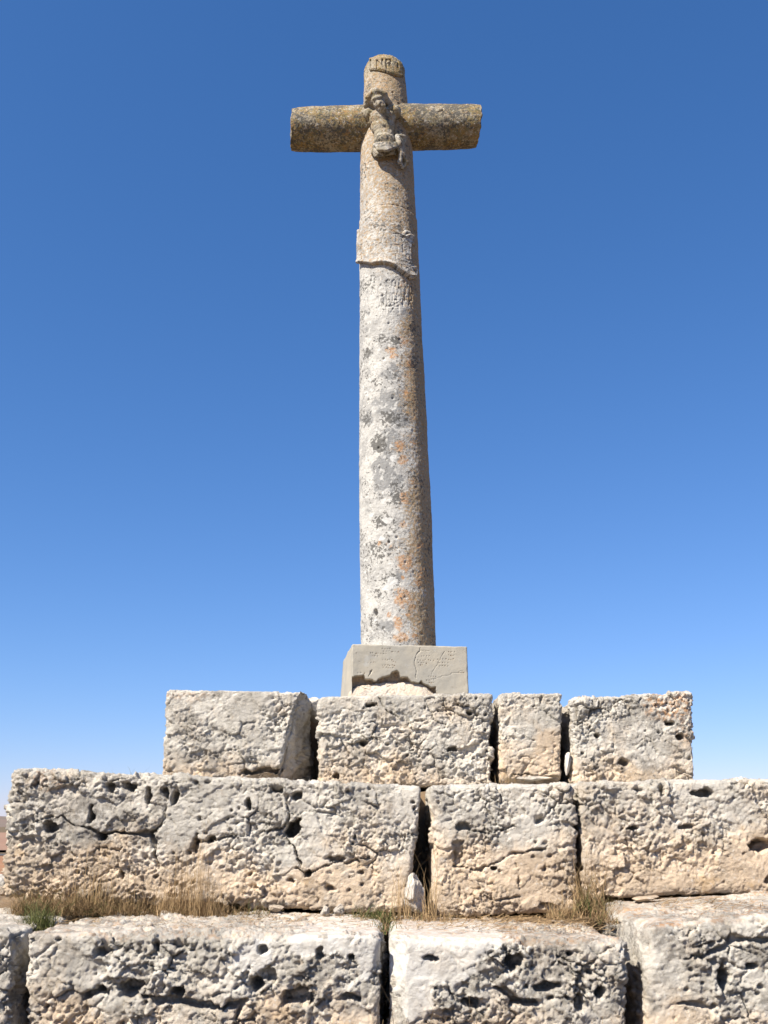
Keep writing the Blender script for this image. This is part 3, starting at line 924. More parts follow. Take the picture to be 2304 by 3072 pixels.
def plain_fields(V, upper=1.0, **kw):
    n = len(V)
    d = dict(orange=np.zeros(n), grey=np.zeros(n), dark=np.zeros(n), white=np.zeros(n), ochre=np.zeros(n), upper=np.full(n, upper), cyl=V.copy())
    for k, v in kw.items():
        d[k] = np.full(n, v) if np.isscalar(v) else v
    return d


def to_cross(p):
    """world point to the leaning frame of the cross"""
    p = np.asarray(p) - SH0
    return np.array([p @ RTV, p[1], p @ UPV])


ARM_Z = to_cross(at(1160, 380, YC - 0.02))[2]


def make_arm(side, length, slant, seed, r0, r1):
    nth, ns = 190, 170
    s = np.linspace(0, 1, ns)
    th1 = np.arange(nth) / nth * 2 * math.pi
    T, Sg = np.meshgrid(th1, s)
    th, t = T.ravel(), Sg.ravel()
    R = r0 + (r1 - r0) * t
    cy, cz = np.cos(th), np.sin(th)                  # cy = -1 is towards the camera
    P3 = np.stack([side * t * length, cy * R, cz * R], -1)
    d = 0.006 * fbm(P3 * 4 + seed, 2, 1) + 0.0028 * fbm(P3 * 16 + seed, 3, 2) + 0.0018 * ridged(P3 * 50 + seed, 2, 3)
    RR = R + d
    edge = sstep(0.90, 1.0, t)
    RR = RR * (1 - 0.05 * edge ** 2)
    x = t * (length + slant[0] * cz * R + slant[1] * cy * R) + 0.012 * edge * fbm(P3 * 18, 2, 9)
    V = np.stack([side * x, cy * RR, cz * RR], -1)
    i = np.arange(ns * nth).reshape(ns, nth)
    F = [np.stack([i[:-1], np.roll(i[:-1], -1, 1), np.roll(i[1:], -1, 1), i[1:]], -1).reshape(-1, 4)]
    prev, cnt, Vs = i[-1], len(V), [V]
    rim = V[-nth:]
    ctr = rim.mean(0)
    for k in (0.93, 0.8, 0.6, 0.4, 0.2, 0.02):
        P = ctr + (rim - ctr) * k
        P[:, 0] += side * (0.012 * (1 - k) + 0.01 * fbm(P * 20, 2, 4))
        cur = np.arange(cnt, cnt + nth)
        cnt += nth
        F.append(np.stack([prev, np.roll(prev, -1), np.roll(cur, -1), cur], -1))
        prev = cur
        Vs.append(P)
    V = np.concatenate(Vs)
    F = np.concatenate(F)
    if side > 0:
        F = F[:, ::-1]
    up = 0.82 + 0.0 * V[:, 0]
    o = obj('arm', make_mesh('arm', V, F, plain_fields(V, 0.82, dark=0.6)), M_CROSS, cross)
    o.rotation_euler = (0, -LEAN, math.radians(0))
    o.location = UPV * ARM_Z + np.array([0, -0.005, 0])
    return o


armL = at(877, 386, YC)
armR = at(1433, 374, YC)
make_arm(-1, abs(to_cross(armL)[0]), (-0.06, 0.05), 3, 0.150, 0.139)
make_arm(1, to_cross(armR)[0], (0.05, -0.10), 8, 0.150, 0.139)


def patch(name, ths, zs, grid_fn, parent, mat, base_fields):
    pass


def shell(name, left, right, top, bot, thick, lift, text=None, upper=0.5, ochre=0.6, flare=None, waist=0.0):
    """a raised curved panel on the shaft between two outline curves given in photograph pixels"""
    tp = [on_shaft(x, y) for x, y in top]
    bp = [on_shaft(x, y) for x, y in bot]
    tl, tr = left, right
    na, nb = 130, 110
    A, B = np.meshgrid(np.linspace(0, 1, na), np.linspace(0, 1, nb))
    a, b = A.ravel(), B.ravel()
    zt0 = lambda t: np.interp(t, [p[0] for p in tp], [p[1] for p in tp])
    zb0 = lambda t: np.interp(t, [p[0] for p in bp], [p[1] for p in bp])
    th = tl + (tr - waist * (1 - (2 * b - 1) ** 2) - tl) * a
    zt, zb_ = zt0(th), zb0(th)
    z = zb_ + (zt - zb_) * b
    P3 = np.stack([th * 0.18, z, np.zeros_like(z)], -1)
    th = th + 0.03 * fbm(P3 * 14, 2, 3) * (np.abs(a - 0.5) * 2) ** 6
    R = np.interp(z, SH_Z, SH_R)
    S = th * R
    P3 = np.stack([S, z, 0 * S], -1)
    edge = np.minimum(np.minimum(a, 1 - a) * (tr - tl) * 0.18, np.minimum(b, 1 - b) * (zt - zb_))
    d = lift + thick * sstep(-0.002, 0.012, edge) * 0.45 + thick * 0.55
    d = d + 0.004 * fbm(P3 * 10, 3, 5) + 0.002 * ridged(P3 * 45, 2, 6)
    if flare is not None:
        d = d + flare(a, b)
    if text:
        for (tx, x0, x1, y, hp, wd_, dp) in text:
            d = d - carve(S, z, tx, x0, x1, y, hp, wd_, dp)
    V1 = np.stack([np.sin(th) * (R + d), -np.cos(th) * (R + d), z], -1)
    V0 = np.stack([np.sin(th) * (R - 0.03), -np.cos(th) * (R - 0.03), z], -1)
    n = na * nb
    i = np.arange(n).reshape(nb, na)
    F = [np.stack([i[:-1, :-1], i[:-1, 1:], i[1:, 1:], i[1:, :-1]], -1).reshape(-1, 4)]
    rim = np.concatenate([i[0, :], i[1:, -1], i[-1, -2::-1], i[-2:0:-1, 0]])
    r2 = np.roll(rim, -1)
    k = np.arange(len(rim)) + n
    k2 = np.roll(k, -1)
    F.append(np.stack([rim, k, k2, r2], -1))
    V = np.concatenate([V1, V0[rim]])
    fl = plain_fields(V, upper, ochre=ochre, grey=0.25)
    fl['cyl'] = np.concatenate([P3, P3[rim]])
    o = obj(name, make_mesh(name, V, np.concatenate(F), fl), M_CROSS, cross)
    o.rotation_euler = (0, -LEAN, 0)
    return o


# carved scroll wrapped round the shaft
def scroll_flare(a, b):
    return 0.007 * sstep(0.10, 0.0, a) + 0.014 * sstep(0.14, 0.0, b) * (0.4 + 0.6 * np.sin(a * 7 + 0.5) ** 2) + 0.010 * sstep(0.9, 1.0, b) * sstep(0.4, 0.8, a)


scroll = shell('scroll_plaque', -1.32, 0.92,
               [(1074, 694), (1086, 690), (1105, 676), (1125, 671), (1148, 674), (1170, 688), (1190, 702), (1210, 712), (1222, 706), (1236, 712)],
               [(1074, 818), (1080, 800), (1090, 790), (1105, 794), (1120, 798), (1145, 794), (1165, 797), (1185, 806), (1205, 824), (1222, 836), (1240, 838)], 0.026, 0.0,
               text=[(' I IA TI ', 1085, 1225, 720, 20, 0.005, 0.003), (' M IV ATI ', 1085, 1225, 752, 20, 0.005, 0.003), ('I  II I O', 1085, 1225, 778, 20, 0.005, 0.003)],
               upper=0.16, ochre=0.50, flare=scroll_flare, waist=0.17)
scroll['label'] = 'carved scroll panel with wavy edges wrapped round the shaft'

# title plaque
title = shell('title_plaque', -0.78, 0.98,
              [(1098, 184), (1120, 175), (1150, 174), (1180, 180), (1204, 196)],
              [(1098, 212), (1113, 213), (1140, 215), (1160, 220), (1180, 228), (1192, 232), (1212, 236)], 0.016, 0.0,
              text=[('INRI', 1104, 1202, 196, 26, 0.008, 0.010)], upper=0.95, ochre=0.6)
title['label'] = 'olive tinted title plaque with four carved letters'


# ------------------------------------------------------------------ lumps grown together: figure, curls, stubs
def blob(name, prims, voxel, parent, mat, amp=0.004, fields=None, smooth_it=2, label=None, cut=None):
    """prims: (centre(3), radii(3), rot(x,y,z)) ellipsoids or ('cap', a, b, ra, rb) in the leaning frame"""
    V0, F0 = icosphere(3)
    Vs, Fs, n = [], [], 0
    from mathutils import Euler

    def add(c, r, rot=(0, 0, 0)):
        nonlocal n
        Mx = np.array(Euler(rot).to_matrix())
        Vs.append((V0 * np.array(r)) @ Mx.T + np.array(c))
        Fs.append(F0 + n)
        n += len(V0)
    for pr in prims:
        if isinstance(pr[0], str):
            _, a, b, ra, rb = pr
            a, b = np.array(a), np.array(b)
            k = max(3, int(np.linalg.norm(b - a) / (min(ra, rb) * 0.35)))
            for t in np.linspace(0, 1, k):
                add(a + (b - a) * t, [ra + (rb - ra) * t] * 3)
        else:
            add(*pr)
    me = make_mesh(name, np.concatenate(Vs), np.concatenate(Fs))
    tmp = bpy.data.objects.new('tmp', me)
    C.objects.link(tmp)
    m = tmp.modifiers.new('r', 'REMESH')
    m.mode = 'VOXEL'
    m.voxel_size = voxel
    s = tmp.modifiers.new('s', 'SMOOTH')
    s.iterations = smooth_it
    s.factor = 0.5
    dg = bpy.context.evaluated_depsgraph_get()
    me2 = bpy.data.meshes.new_from_object(tmp.evaluated_get(dg))
    bpy.data.objects.remove(tmp)
    nv = len(me2.vertices)
    V = np.zeros(nv * 3, np.float32)
    me2.vertices.foreach_get('co', V)
    V = V.reshape(-1, 3).astype(float)
    N = np.zeros(nv * 3, np.float32)
    me2.vertices.foreach_get('normal', N)
    N = N.reshape(-1, 3)
    if cut is not None:
        V = cut(V)
    V = V + N * (amp * (fbm(V * 22, 3, 4) + 0.7 * ridged(V * 60, 2, 5)))[:, None]
    polys = [tuple(p.vertices) for p in me2.polygons]
    f = plain_fields(V, **(fields or dict(upper=0.75)))
    me3 = make_mesh(name, V, polys, f)
    o = obj(name, me3, mat, parent, label=label)
    o.rotation_euler = (0, -LEAN, 0)
    return o


def fz(X, Y, dep):
    """zoomed figure coordinates (x5.53 from 1060,140) to the cross frame at dep metres in front of the shaft axis"""
    return to_cross(at(1060 + X / 5.53, 140 + Y / 5.53, YC - dep))


def figure():
    pr = []
    # torso: chest, belly, hips
    pr += [(fz(480, 1180, 0.19), (0.086, 0.055, 0.075)), (fz(400, 1200, 0.18), (0.055, 0.05, 0.07)), (fz(560, 1180, 0.18), (0.055, 0.05, 0.07)),
           (fz(490, 1330, 0.185), (0.076, 0.05, 0.085)), (fz(510, 1480, 0.182), (0.066, 0.05, 0.07)), (fz(520, 1570, 0.19), (0.068, 0.055, 0.05))]
    # shoulders and arm stumps
    pr += [(fz(700, 1080, 0.19), (0.036, 0.045, 0.040)), (fz(640, 1080, 0.18), (0.05, 0.045, 0.036)), (fz(270, 1120, 0.18), (0.040, 0.045, 0.044)), (fz(300, 1220, 0.16), (0.03, 0.03, 0.05)),
           (fz(330, 1130, 0.18), (0.05, 0.045, 0.04))]
    # neck and head, bowed to the left
    pr += [('cap', fz(470, 1090, 0.19), fz(430, 980, 0.22), 0.034, 0.034)]
    pr += [(fz(390, 880, 0.235), (0.055, 0.060, 0.066), (0.3, -0.2, 0)), (fz(430, 960, 0.255), (0.036, 0.034, 0.040), (0.3, -0.3, 0)),
           (fz(470, 1010, 0.255), (0.028, 0.026, 0.034)), (fz(425, 940, 0.300), (0.008, 0.012, 0.018)), (fz(400, 850, 0.285), (0.036, 0.014, 0.010), (0, -0.25, 0))]
    # hair: crown band and locks on both sides
    pr += [('cap', fz(255, 850, 0.255), fz(370, 752, 0.28), 0.024, 0.028), ('cap', fz(370, 752, 0.28), fz(515, 815, 0.255), 0.028, 0.024),
           ('cap', fz(245, 850, 0.25), fz(215, 960, 0.22), 0.022, 0.020), ('cap', fz(225, 960, 0.20), fz(195, 1080, 0.18), 0.020, 0.020),
           ('cap', fz(510, 820, 0.24), fz(570, 920, 0.21), 0.022, 0.020), ('cap', fz(570, 920, 0.20), fz(640, 980, 0.18), 0.020, 0.014)]
    # broken thighs, flat below
    pr += [('cap', fz(420, 1700, 0.20), fz(430, 1790, 0.215), 0.042, 0.034), ('cap', fz(600, 1700, 0.19), fz(620, 1790, 0.19), 0.045, 0.034), (fz(520, 1760, 0.17), (0.09, 0.05, 0.04))]
    # mass tying the relief to the shaft
    pr += [(fz(500, 1350, 0.12), (0.078, 0.06, 0.22)), (fz(420, 900, 0.16), (0.06, 0.08, 0.06)), (fz(780, 1700, 0.15), (0.03, 0.05, 0.12))]
    zc, xr, yb = fz(500, 1815, 0.21)[2], fz(715, 1760, 0.2)[0], -0.16

    def cut(V):
        lim = zc + 0.75 * (V[:, 1] + 0.21) + 0.10 * (V[:, 0] - fz(500, 1775, 0.2)[0])
        m = (V[:, 2] < lim) & (V[:, 0] < xr) & (V[:, 2] > zc - 0.25)
        V = V.copy()
        V[m, 2] = lim[m] + 0.012 * fbm(V[m] * 14, 2, 3)
        return V
    cl = []
    # loincloth: twisted roll
    rg = random.Random(5)
    for k in range(5):
        y0 = 1600 + k * 15
        cl.append(('cap', fz(350 + 16 * k, y0 + 30 + 6 * k, 0.225 + 0.008 * k), fz(560, y0 + 10 + 12 * k, 0.250 + 0.004 * k), 0.010, 0.012))
        cl.append(('cap', fz(560, y0 + 10 + 12 * k, 0.250 + 0.004 * k), fz(740, y0 + 6 - 4 * k, 0.225), 0.012, 0.009))
    pr += [(fz(530, 1650, 0.18), (0.075, 0.055, 0.032))]
    # knot and hanging end of the cloth
    cl += [('cap', fz(730, 1490, 0.21), fz(770, 1620, 0.22), 0.0156, 0.0187), ('cap', fz(840, 1510, 0.17), fz(850, 1590, 0.17), 0.0156, 0.0094), ('cap', fz(740, 1475, 0.20), fz(850, 1490, 0.18), 0.0094, 0.0109),
           ('cap', fz(760, 1660, 0.21), fz(800, 1780, 0.20), 0.0203, 0.0140), ('cap', fz(790, 1760, 0.21), fz(770, 1930, 0.20), 0.0109, 0.0156), ('cap', fz(820, 1780, 0.20), fz(890, 1930, 0.17), 0.0125, 0.0172),
           ('cap', fz(780, 1930, 0.20), fz(820, 2010, 0.18), 0.0125, 0.0094), ('cap', fz(880, 1940, 0.17), fz(840, 1990, 0.17), 0.0140, 0.0094)]
    o = blob('carved_figure', pr, 0.006, cross, M_CROSS, 0.0055, dict(upper=0.62, ochre=0.4, grey=0.3), 1,
             'worn carved figure without arms or lower legs, head bowed', cut)
    lc = blob('loincloth', cl, 0.0055, o, M_CROSS, 0.003, dict(upper=0.55, ochre=0.35, grey=0.3, dark=0.2), 1, 'pale twisted loincloth with a knot and a hanging end')
    lc.rotation_euler = (0, 0, 0)
    return o


figure()
# broken hand stubs on the arms, curls of the scroll
hz = to_cross(at(1315, 337, YC - 0.13))
blob('hand_stub', [(hz, (0.042, 0.025, 0.018), (0, -0.3, 0)), (hz + np.array([0.012, -0.01, 0.006]), (0.018, 0.018, 0.016)), (hz + np.array([-0.03, 0, -0.01]), (0.018, 0.015, 0.012))], 0.005, cross, M_CROSS, 0.004, dict(upper=0.9))
hz = to_cross(at(988, 345, YC - 0.125))
blob('hand_stub', [(hz, (0.022, 0.014, 0.010)), (hz + np.array([-0.03, 0.01, 0.004]), (0.016, 0.012, 0.010))], 0.005, cross, M_CROSS, 0.003, dict(upper=0.9))
for (pts, r) in (([(1206, 710), (1212, 700), (1222, 702), (1226, 712), (1219, 718)], 0.012), ([(1228, 712), (1234, 724), (1232, 734)], 0.010), ([(1229, 808), (1238, 806), (1242, 816), (1238, 832), (1226, 836)], 0.013)):
    q = []
    for x, y in pts:
        t_, z_ = on_shaft(x, y)
        R_ = np.interp(z_, SH_Z, SH_R) + 0.018
        q.append(np.array([math.sin(t_) * R_, -math.cos(t_) * R_, z_]))
    blob('curl', [('cap', a, b, r, r) for a, b in zip(q[:-1], q[1:])], 0.005, scroll, M_CROSS, 0.002, dict(upper=0.2, ochre=0.55)).rotation_euler = (0, 0, 0)


# cement plinth with a broken lower front edge
def plinth():
    YP = 5.33
    rot = math.radians(7)
    ptl, ptr = at(1056, 1932, YP), at(1404, 1938, YP + 0.06)
    Wd = np.linalg.norm((ptr - ptl)[:2])
    zt = ptl[2]
    zb_ = at(1200, 2105, YP)[2]
    H = zt - zb_
    D = 0.60
    jag = [(1042, 2032), (1092, 2024), (1096, 2036), (1110, 2036), (1128, 2043), (1138, 2034), (1160, 2026), (1172, 2022), (1176, 2014), (1192, 2009), (1199, 2016), (1204, 2030), (1225, 2028),
           (1236, 2042), (1260, 2046), (1266, 2039), (1280, 2050), (1298, 2058), (1312, 2056), (1312, 2066), (1322, 2110)]
    jx = [at(x, y, YP)[0] - ptl[0] for x, y in jag]
    jz = [at(x, y, YP)[2] - zb_ for x, y in jag]
    h = 0.0025
    nx, nz = int(Wd / h), int(H / h)
    ys = np.concatenate([[0], np.cumsum(np.geomspace(0.003, 0.06, 22))])
    ys = ys * D / ys[-1]
    ny = len(ys) - 1
    idg = np.full((nx + 1, ny + 1, nz + 1), -1, np.int32)
    m = np.zeros(idg.shape, bool)
    m[0] = m[-1] = True
    m[:, 0] = m[:, -1] = True
    m[:, :, 0] = m[:, :, -1] = True
    I, J, K = np.nonzero(m)
    idg[I, J, K] = np.arange(len(I))
    q = np.stack([I / nx * Wd, ys[J], K / nz * H], -1)
    F = []

    def quads(g, flip):
        a, b, c, d = g[:-1, :-1], g[1:, :-1], g[1:, 1:], g[:-1, 1:]
        F.append(np.stack([a, b, c, d] if not flip else [d, c, b, a], -1).reshape(-1, 4))
    quads(idg[:, 0, :], False)
    quads(idg[:, -1, :], True)
    quads(idg[0], True)
    quads(idg[-1], False)
    quads(idg[:, :, -1], False)
    quads(idg[:, :, 0], True)
    r = np.clip(0.008 + 0.012 * fbm(q * 14, 4, 3, 0.65), 0.002, 0.03)[:, None]
    c = np.clip(q, r, np.array([Wd, D, H]) - r)
    d = q - c
    N = d / np.maximum(np.linalg.norm(d, axis=1, keepdims=True), 1e-9)
    P = c + N * r
    P = P + N * (0.004 * fbm(P * 6, 2, 8) + 0.0012 * fbm(P * 30, 2, 9))[:, None]
    front = N[:, 1] < -0.6
    # broken-away mortar
    jl = np.interp(P[:, 0], jx, jz) + 0.006 * fbm(P * 40, 2, 11)
    brk = front * sstep(0.003, -0.004, P[:, 2] - jl) * (P[:, 0] < jx[-1])
    P[:, 1] += brk * (0.055 + 0.018 * fbm(P * 30, 3, 12))
    rub = brk.copy()
    # left flank falls away towards the back at the top
    lf = sstep(0.02, 0.0, P[:, 0])
    # hairline cracks
    X0 = lambda x, y: (at(x, y, YP)[0] - ptl[0], at(x, y, YP)[2] - zb_)
    wob = 0.014 * np.stack([fbm(P * 26, 4, 21, 0.65), fbm(P * 26 + 4, 4, 22, 0.65)], -1)
    XZ = P[:, (0, 2)]
    dd = np.zeros(len(P))
    for pl, wd_, dp in (([(1264, 1938), (1262, 1946), (1250, 1962), (1247, 1978), (1250, 2000), (1252, 2030)], 0.003, 0.0032), ([(1262, 1946), (1292, 1949)], 0.002, 0.003), ([(1338, 1948), (1318, 1985), (1298, 2018)], 0.0022, 0.0022),
                        ([(1298, 2034), (1340, 2022), (1398, 2004)], 0.0022, 0.0022), ([(1117, 2008), (1113, 2020), (1108, 2028)], 0.004, 0.008)):
        dd = np.maximum(dd, dp * sstep(wd_, wd_ * 0.3, seg_dist(XZ + wob, [X0(*p) for p in pl])))
    # impressed dots, in short rows
    rust = np.zeros(len(P))
    rg = random.Random(11)
    rows = [(1148, 1944, 4, 8), (1152, 1952, 4, 8), (1112, 1958, 7, 8), (1118, 1966, 3, 8), (1150, 1977, 5, 7), (1105, 1986, 4, 8), (1150, 1994, 6, 7), (1152, 2001, 5, 7), (1268, 1964, 4, 8), (1256, 1976, 7, 8),
            (1258, 1985, 4, 8), (1318, 1972, 4, 8), (1316, 1983, 5, 8), (1316, 1992, 5, 8), (1350, 1950, 4, 6), (1350, 1960, 4, 6), (1352, 1972, 3, 6), (1290, 2025, 4, 7), (1284, 2036, 4, 7), (1074, 2018, 3, 10), (1380, 2012, 4, 6), (1292, 2044, 3, 6),
            (1258, 1992, 3, 6), (1180, 1952, 3, 8), (1070, 1960, 1, 1), (1079, 1984, 1, 1), (1182, 1984, 2, 6)]
    fx = np.nonzero(front)[0]
    for (x, y, n, st) in rows:
        for k in range(n):
            a = X0(x + k * st + rg.uniform(-1, 1), y + rg.uniform(-1.2, 1.2))
            e = np.hypot(XZ[fx, 0] - a[0], XZ[fx, 1] - a[1])
            rr = rg.uniform(0.0024, 0.0040)
            g = sstep(rr, rr * 0.3, e)
            dd[fx] = np.maximum(dd[fx], 0.0035 * g)
            rust[fx] = np.maximum(rust[fx], rg.choice((0, .15, .4)) * sstep(rr * 1.5, rr * 0.6, e))
    P[:, 1] += dd * front * (1 - brk)
    # slight taper of the left flank
    P[:, 0] -= 0.02 * (1 - P[:, 2] / H) * sstep(0.5, 0.0, P[:, 0] / Wd) * sstep(0.0, 0.3, P[:, 1])
    ca, sa = math.cos(rot), math.sin(rot)
    W = np.stack([P[:, 0] * ca - P[:, 1] * sa, P[:, 0] * sa + P[:, 1] * ca, P[:, 2]], -1) + np.array([ptl[0], ptl[1], zb_])
    V = W - SH0
    o = obj('plinth', make_mesh('plinth', V, np.concatenate(F), dict(rust=rust, rubble=rub)), M_CEM, cross, label='square grey cement plinth, its lower front edge broken away')
    # pale bedding stone bulging out under the break
    out = [(1038, 2100), (1046, 2078), (1060, 2063), (1085, 2055), (1110, 2052), (1135, 2050), (1160, 2045), (1190, 2046), (1225, 2044), (1262, 2046), (1282, 2056), (1300, 2072), (1312, 2082), (1318, 2100)]
    na, nb = 170, 70
    A, B = np.meshgrid(np.linspace(0, 1, na), np.linspace(0, 1, nb))
    a, b = A.ravel(), B.ravel()
    ox = [at(x, y, YP)[0] for x, y in out]
    oz = [at(x, y, YP)[2] for x, y in out]
    x = ox[0] + (ox[-1] - ox[0]) * a
    ztop = np.interp(x, ox, oz) + 0.006
    zlo = zb_ - 0.02
    # profile from the foot out and over the top to the back
    ang = b * math.pi * 0.62
    z = zlo + (ztop - zlo) * np.sin(np.minimum(ang, math.pi / 2))
    yy = ptl[1] + (x - ptl[0]) * math.tan(rot) - 0.012 + 0.055 * (1 - np.cos(ang))
    Pq = np.stack([x, yy, z], -1)
    Pq[:, 1] -= 0.8 * rock_disp(Pq, 44, 0.6, 0.5)
    Pq[:, 2] += 0.3 * rock_disp(Pq, 45, 0.5, 0.2)
    i = np.arange(na * nb).reshape(nb, na)
    Fq = np.stack([i[:-1, :-1], i[:-1, 1:], i[1:, 1:], i[1:, :-1]], -1).reshape(-1, 4)
    n = len(Pq)
    obj('bedding_stone', make_mesh('bedding_stone', Pq - SH0, Fq, dict(warm=np.full(n, 0.75), pale=np.full(n, 0.35), lichen=np.full(n, 0.06), grime=np.full(n, 0.1))), M_STONE, o,
        label='pale yellow bedding stone bulging out below the broken cement')


plinth()

# ------------------------------------------------------------------ grass
def blades(n, base_pts, hmin, hmax, lean, width, curl, seed, green, tone=(0.2, 1.0), up=(0, 0, 1)):
    rg = np.random.default_rng(seed)
    bi = rg.integers(0, len(base_pts), n)
    bp = np.asarray(base_pts)[bi]
    hh = rg.uniform(hmin, hmax, n) * rg.uniform(0.55, 1.0, n) * rg.uniform(0.45, 1.15, len(base_pts))[bi]
    bp = bp + rg.normal(0, 0.02, (n, 3)) * np.array([1, 0.5, 0])
    bp = bp + rg.normal(0, 0.004, (n, 3)) * np.array([1, 1, 0])
    az = rg.uniform(0, 2 * math.pi, n)
    ln = np.abs(rg.normal(0, lean, n))
    dr = np.stack([np.cos(az) * ln, np.sin(az) * ln * 0.7 - 0.12 * lean, np.ones(n)], -1)
    dr /= np.linalg.norm(dr, axis=1)[:, None]
    bend = rg.normal(0, curl, (n, 3))
    bend[:, 2] = -np.abs(bend[:, 2]) * 0.8
    wv = np.stack([np.cos(az + 1.57), np.sin(az + 1.57), np.zeros(n)], -1)
    ww = width * rg.uniform(0.6, 1.3, n)
    ns = 5
    V = np.zeros((n, ns, 2, 3))
    kink = rg.normal(0, curl * 0.25, (n, ns, 3))
    for s in range(ns):
        t = s / (ns - 1)
        c = bp + dr * (hh * t)[:, None] + (bend * (t * t) + kink[:, s] * t) * hh[:, None]
        wd_ = (ww * (1 - 0.85 * t))[:, None]
        V[:, s, 0] = c - wv * wd_
        V[:, s, 1] = c + wv * wd_
    ids = np.arange(n * ns * 2).reshape(n, ns, 2)
    F = np.stack([ids[:, :-1, 0], ids[:, :-1, 1], ids[:, 1:, 1], ids[:, 1:, 0]], -1).reshape(-1, 4)
    tn = np.repeat(rg.uniform(tone[0], tone[1], n), ns * 2)
    gr = np.repeat((rg.uniform(0, 1, n) < green).astype(float) * rg.uniform(0.7, 1, n), ns * 2)
    return V.reshape(-1, 3), F, tn, gr


def tuft(name, label, parts, cat='grass', group=None):
    Vs, Fs, T, G, n = [], [], [], [], 0
    for p in parts:
        V, F, t, g = blades(**p)
        Vs.append(V)
        Fs.append(F + n)
        T.append(t)
        G.append(g)
        n += len(V)
    V = np.concatenate(Vs)
    org = np.array([V[:, 0].mean(), V[:, 1].mean(), V[:, 2].min()])
    return obj(name, make_mesh(name, V - org, np.concatenate(Fs), dict(tone=np.concatenate(T), green=np.concatenate(G)), smooth=False), M_GRASS,
               label=label, cat=cat, group=group, loc=org)


def spread(x0, x1, y, Y0, Y1, n, seed, dz=-0.01):
    rg = np.random.default_rng(seed)
    zl = at(0.5 * (x0 + x1), y, Y1)[2]
    out = []
    for k in range(n):
        Y = rg.uniform(Y0, Y1)
        p = at(rg.uniform(x0, x1), y, Y)
        out.append((p[0], Y, zl + dz))
    return np.array(out)


S = spread
tuft('dry_bush', 'tangled dry brown bush with green base at the far left of the ledge', [
    dict(n=2000, base_pts=S(60, 300, 2730, 4.30, 4.46, 60, 1), hmin=0.051, hmax=0.230, lean=0.9, width=0.0013, curl=0.7, seed=1, green=0.10, tone=(0.0, 0.8)),
    dict(n=800, base_pts=S(60, 330, 2735, 4.32, 4.44, 60, 2), hmin=0.035, hmax=0.127, lean=0.8, width=0.0016, curl=0.4, seed=2, green=0.55, tone=(0.0, 0.6)),
    dict(n=130, base_pts=S(180, 330, 2730, 4.36, 4.44, 30, 3), hmin=0.207, hmax=0.413, lean=0.12, width=0.0011, curl=0.06, seed=3, green=0.0, tone=(0.6, 1.0))], 'bush')
tuft('dry_bush', 'low brown scrub right of the tangled bush', [
    dict(n=1100, base_pts=S(270, 470, 2740, 4.32, 4.46, 60, 4), hmin=0.034, hmax=0.162, lean=0.8, width=0.0013, curl=0.6, seed=4, green=0.12, tone=(0.0, 0.75)),
    dict(n=90, base_pts=S(300, 420, 2735, 4.36, 4.44, 30, 5), hmin=0.138, hmax=0.275, lean=0.2, width=0.0011, curl=0.1, seed=5, green=0.0, tone=(0.5, 1.0))], 'bush')
tuft('dry_grass', 'tall upright straw-coloured grass in front of the long cracked block', [
    dict(n=800, base_pts=S(455, 650, 2742, 4.34, 4.46, 60, 6), hmin=0.051, hmax=0.281, lean=0.34, width=0.0012, curl=0.22, seed=6, green=0.0, tone=(0.4, 1.0)),
    dict(n=120, base_pts=S(520, 610, 2742, 4.36, 4.44, 30, 7), hmin=0.298, hmax=0.436, lean=0.07, width=0.0010, curl=0.05, seed=7, green=0.0, tone=(0.6, 1.0)),
    dict(n=500, base_pts=S(450, 700, 2748, 4.34, 4.44, 60, 8), hmin=0.035, hmax=0.115, lean=0.8, width=0.0014, curl=0.4, seed=8, green=0.15, tone=(0.1, 0.8))])
tuft('dry_grass', 'fallen brown grass trailing right from the tall straw clump', [
    dict(n=420, base_pts=S(640, 800, 2748, 4.36, 4.46, 60, 9), hmin=0.035, hmax=0.150, lean=1.1, width=0.0013, curl=0.35, seed=9, green=0.2, tone=(0.1, 0.9))])
tuft('green_plant', 'small bright green plant over the dark joint at left', [
    dict(n=900, base_pts=S(85, 140, 2782, 3.95, 4.12, 40, 10), hmin=0.054, hmax=0.162, lean=0.55, width=0.0016, curl=0.25, seed=10, green=1.0, tone=(0.1, 1.0))], 'plant')
tuft('dry_grass', 'dry stalks around the pointed wedged stone', [
    dict(n=50, base_pts=S(1195, 1225, 2745, 4.36, 4.42, 20, 11), hmin=0.243, hmax=0.459, lean=0.10, width=0.0013, curl=0.16, seed=11, green=0.0, tone=(0.4, 1.0)),
    dict(n=55, base_pts=S(1265, 1310, 2748, 4.36, 4.42, 20, 12), hmin=0.162, hmax=0.405, lean=0.16, width=0.0013, curl=0.18, seed=12, green=0.0, tone=(0.4, 1.0)),
    dict(n=260, base_pts=S(1180, 1350, 2752, 4.30, 4.42, 40, 13), hmin=0.041, hmax=0.135, lean=0.9, width=0.0013, curl=0.35, seed=13, green=0.05, tone=(0.2, 0.9))])
tuft('green_plant', 'dark green weed left of the pointed wedged stone', [
    dict(n=420, base_pts=S(1065, 1170, 2752, 4.30, 4.44, 40, 14), hmin=0.041, hmax=0.108, lean=1.0, width=0.0022, curl=0.3, seed=14, green=0.8, tone=(0.1, 0.8))], 'plant')
tuft('green_plant', 'small weed at the top of the central dark joint', [
    dict(n=150, base_pts=S(1125, 1165, 2775, 3.95, 4.2, 30, 15), hmin=0.027, hmax=0.095, lean=0.9, width=0.0018, curl=0.3, seed=15, green=0.6, tone=(0.1, 0.8))], 'plant')
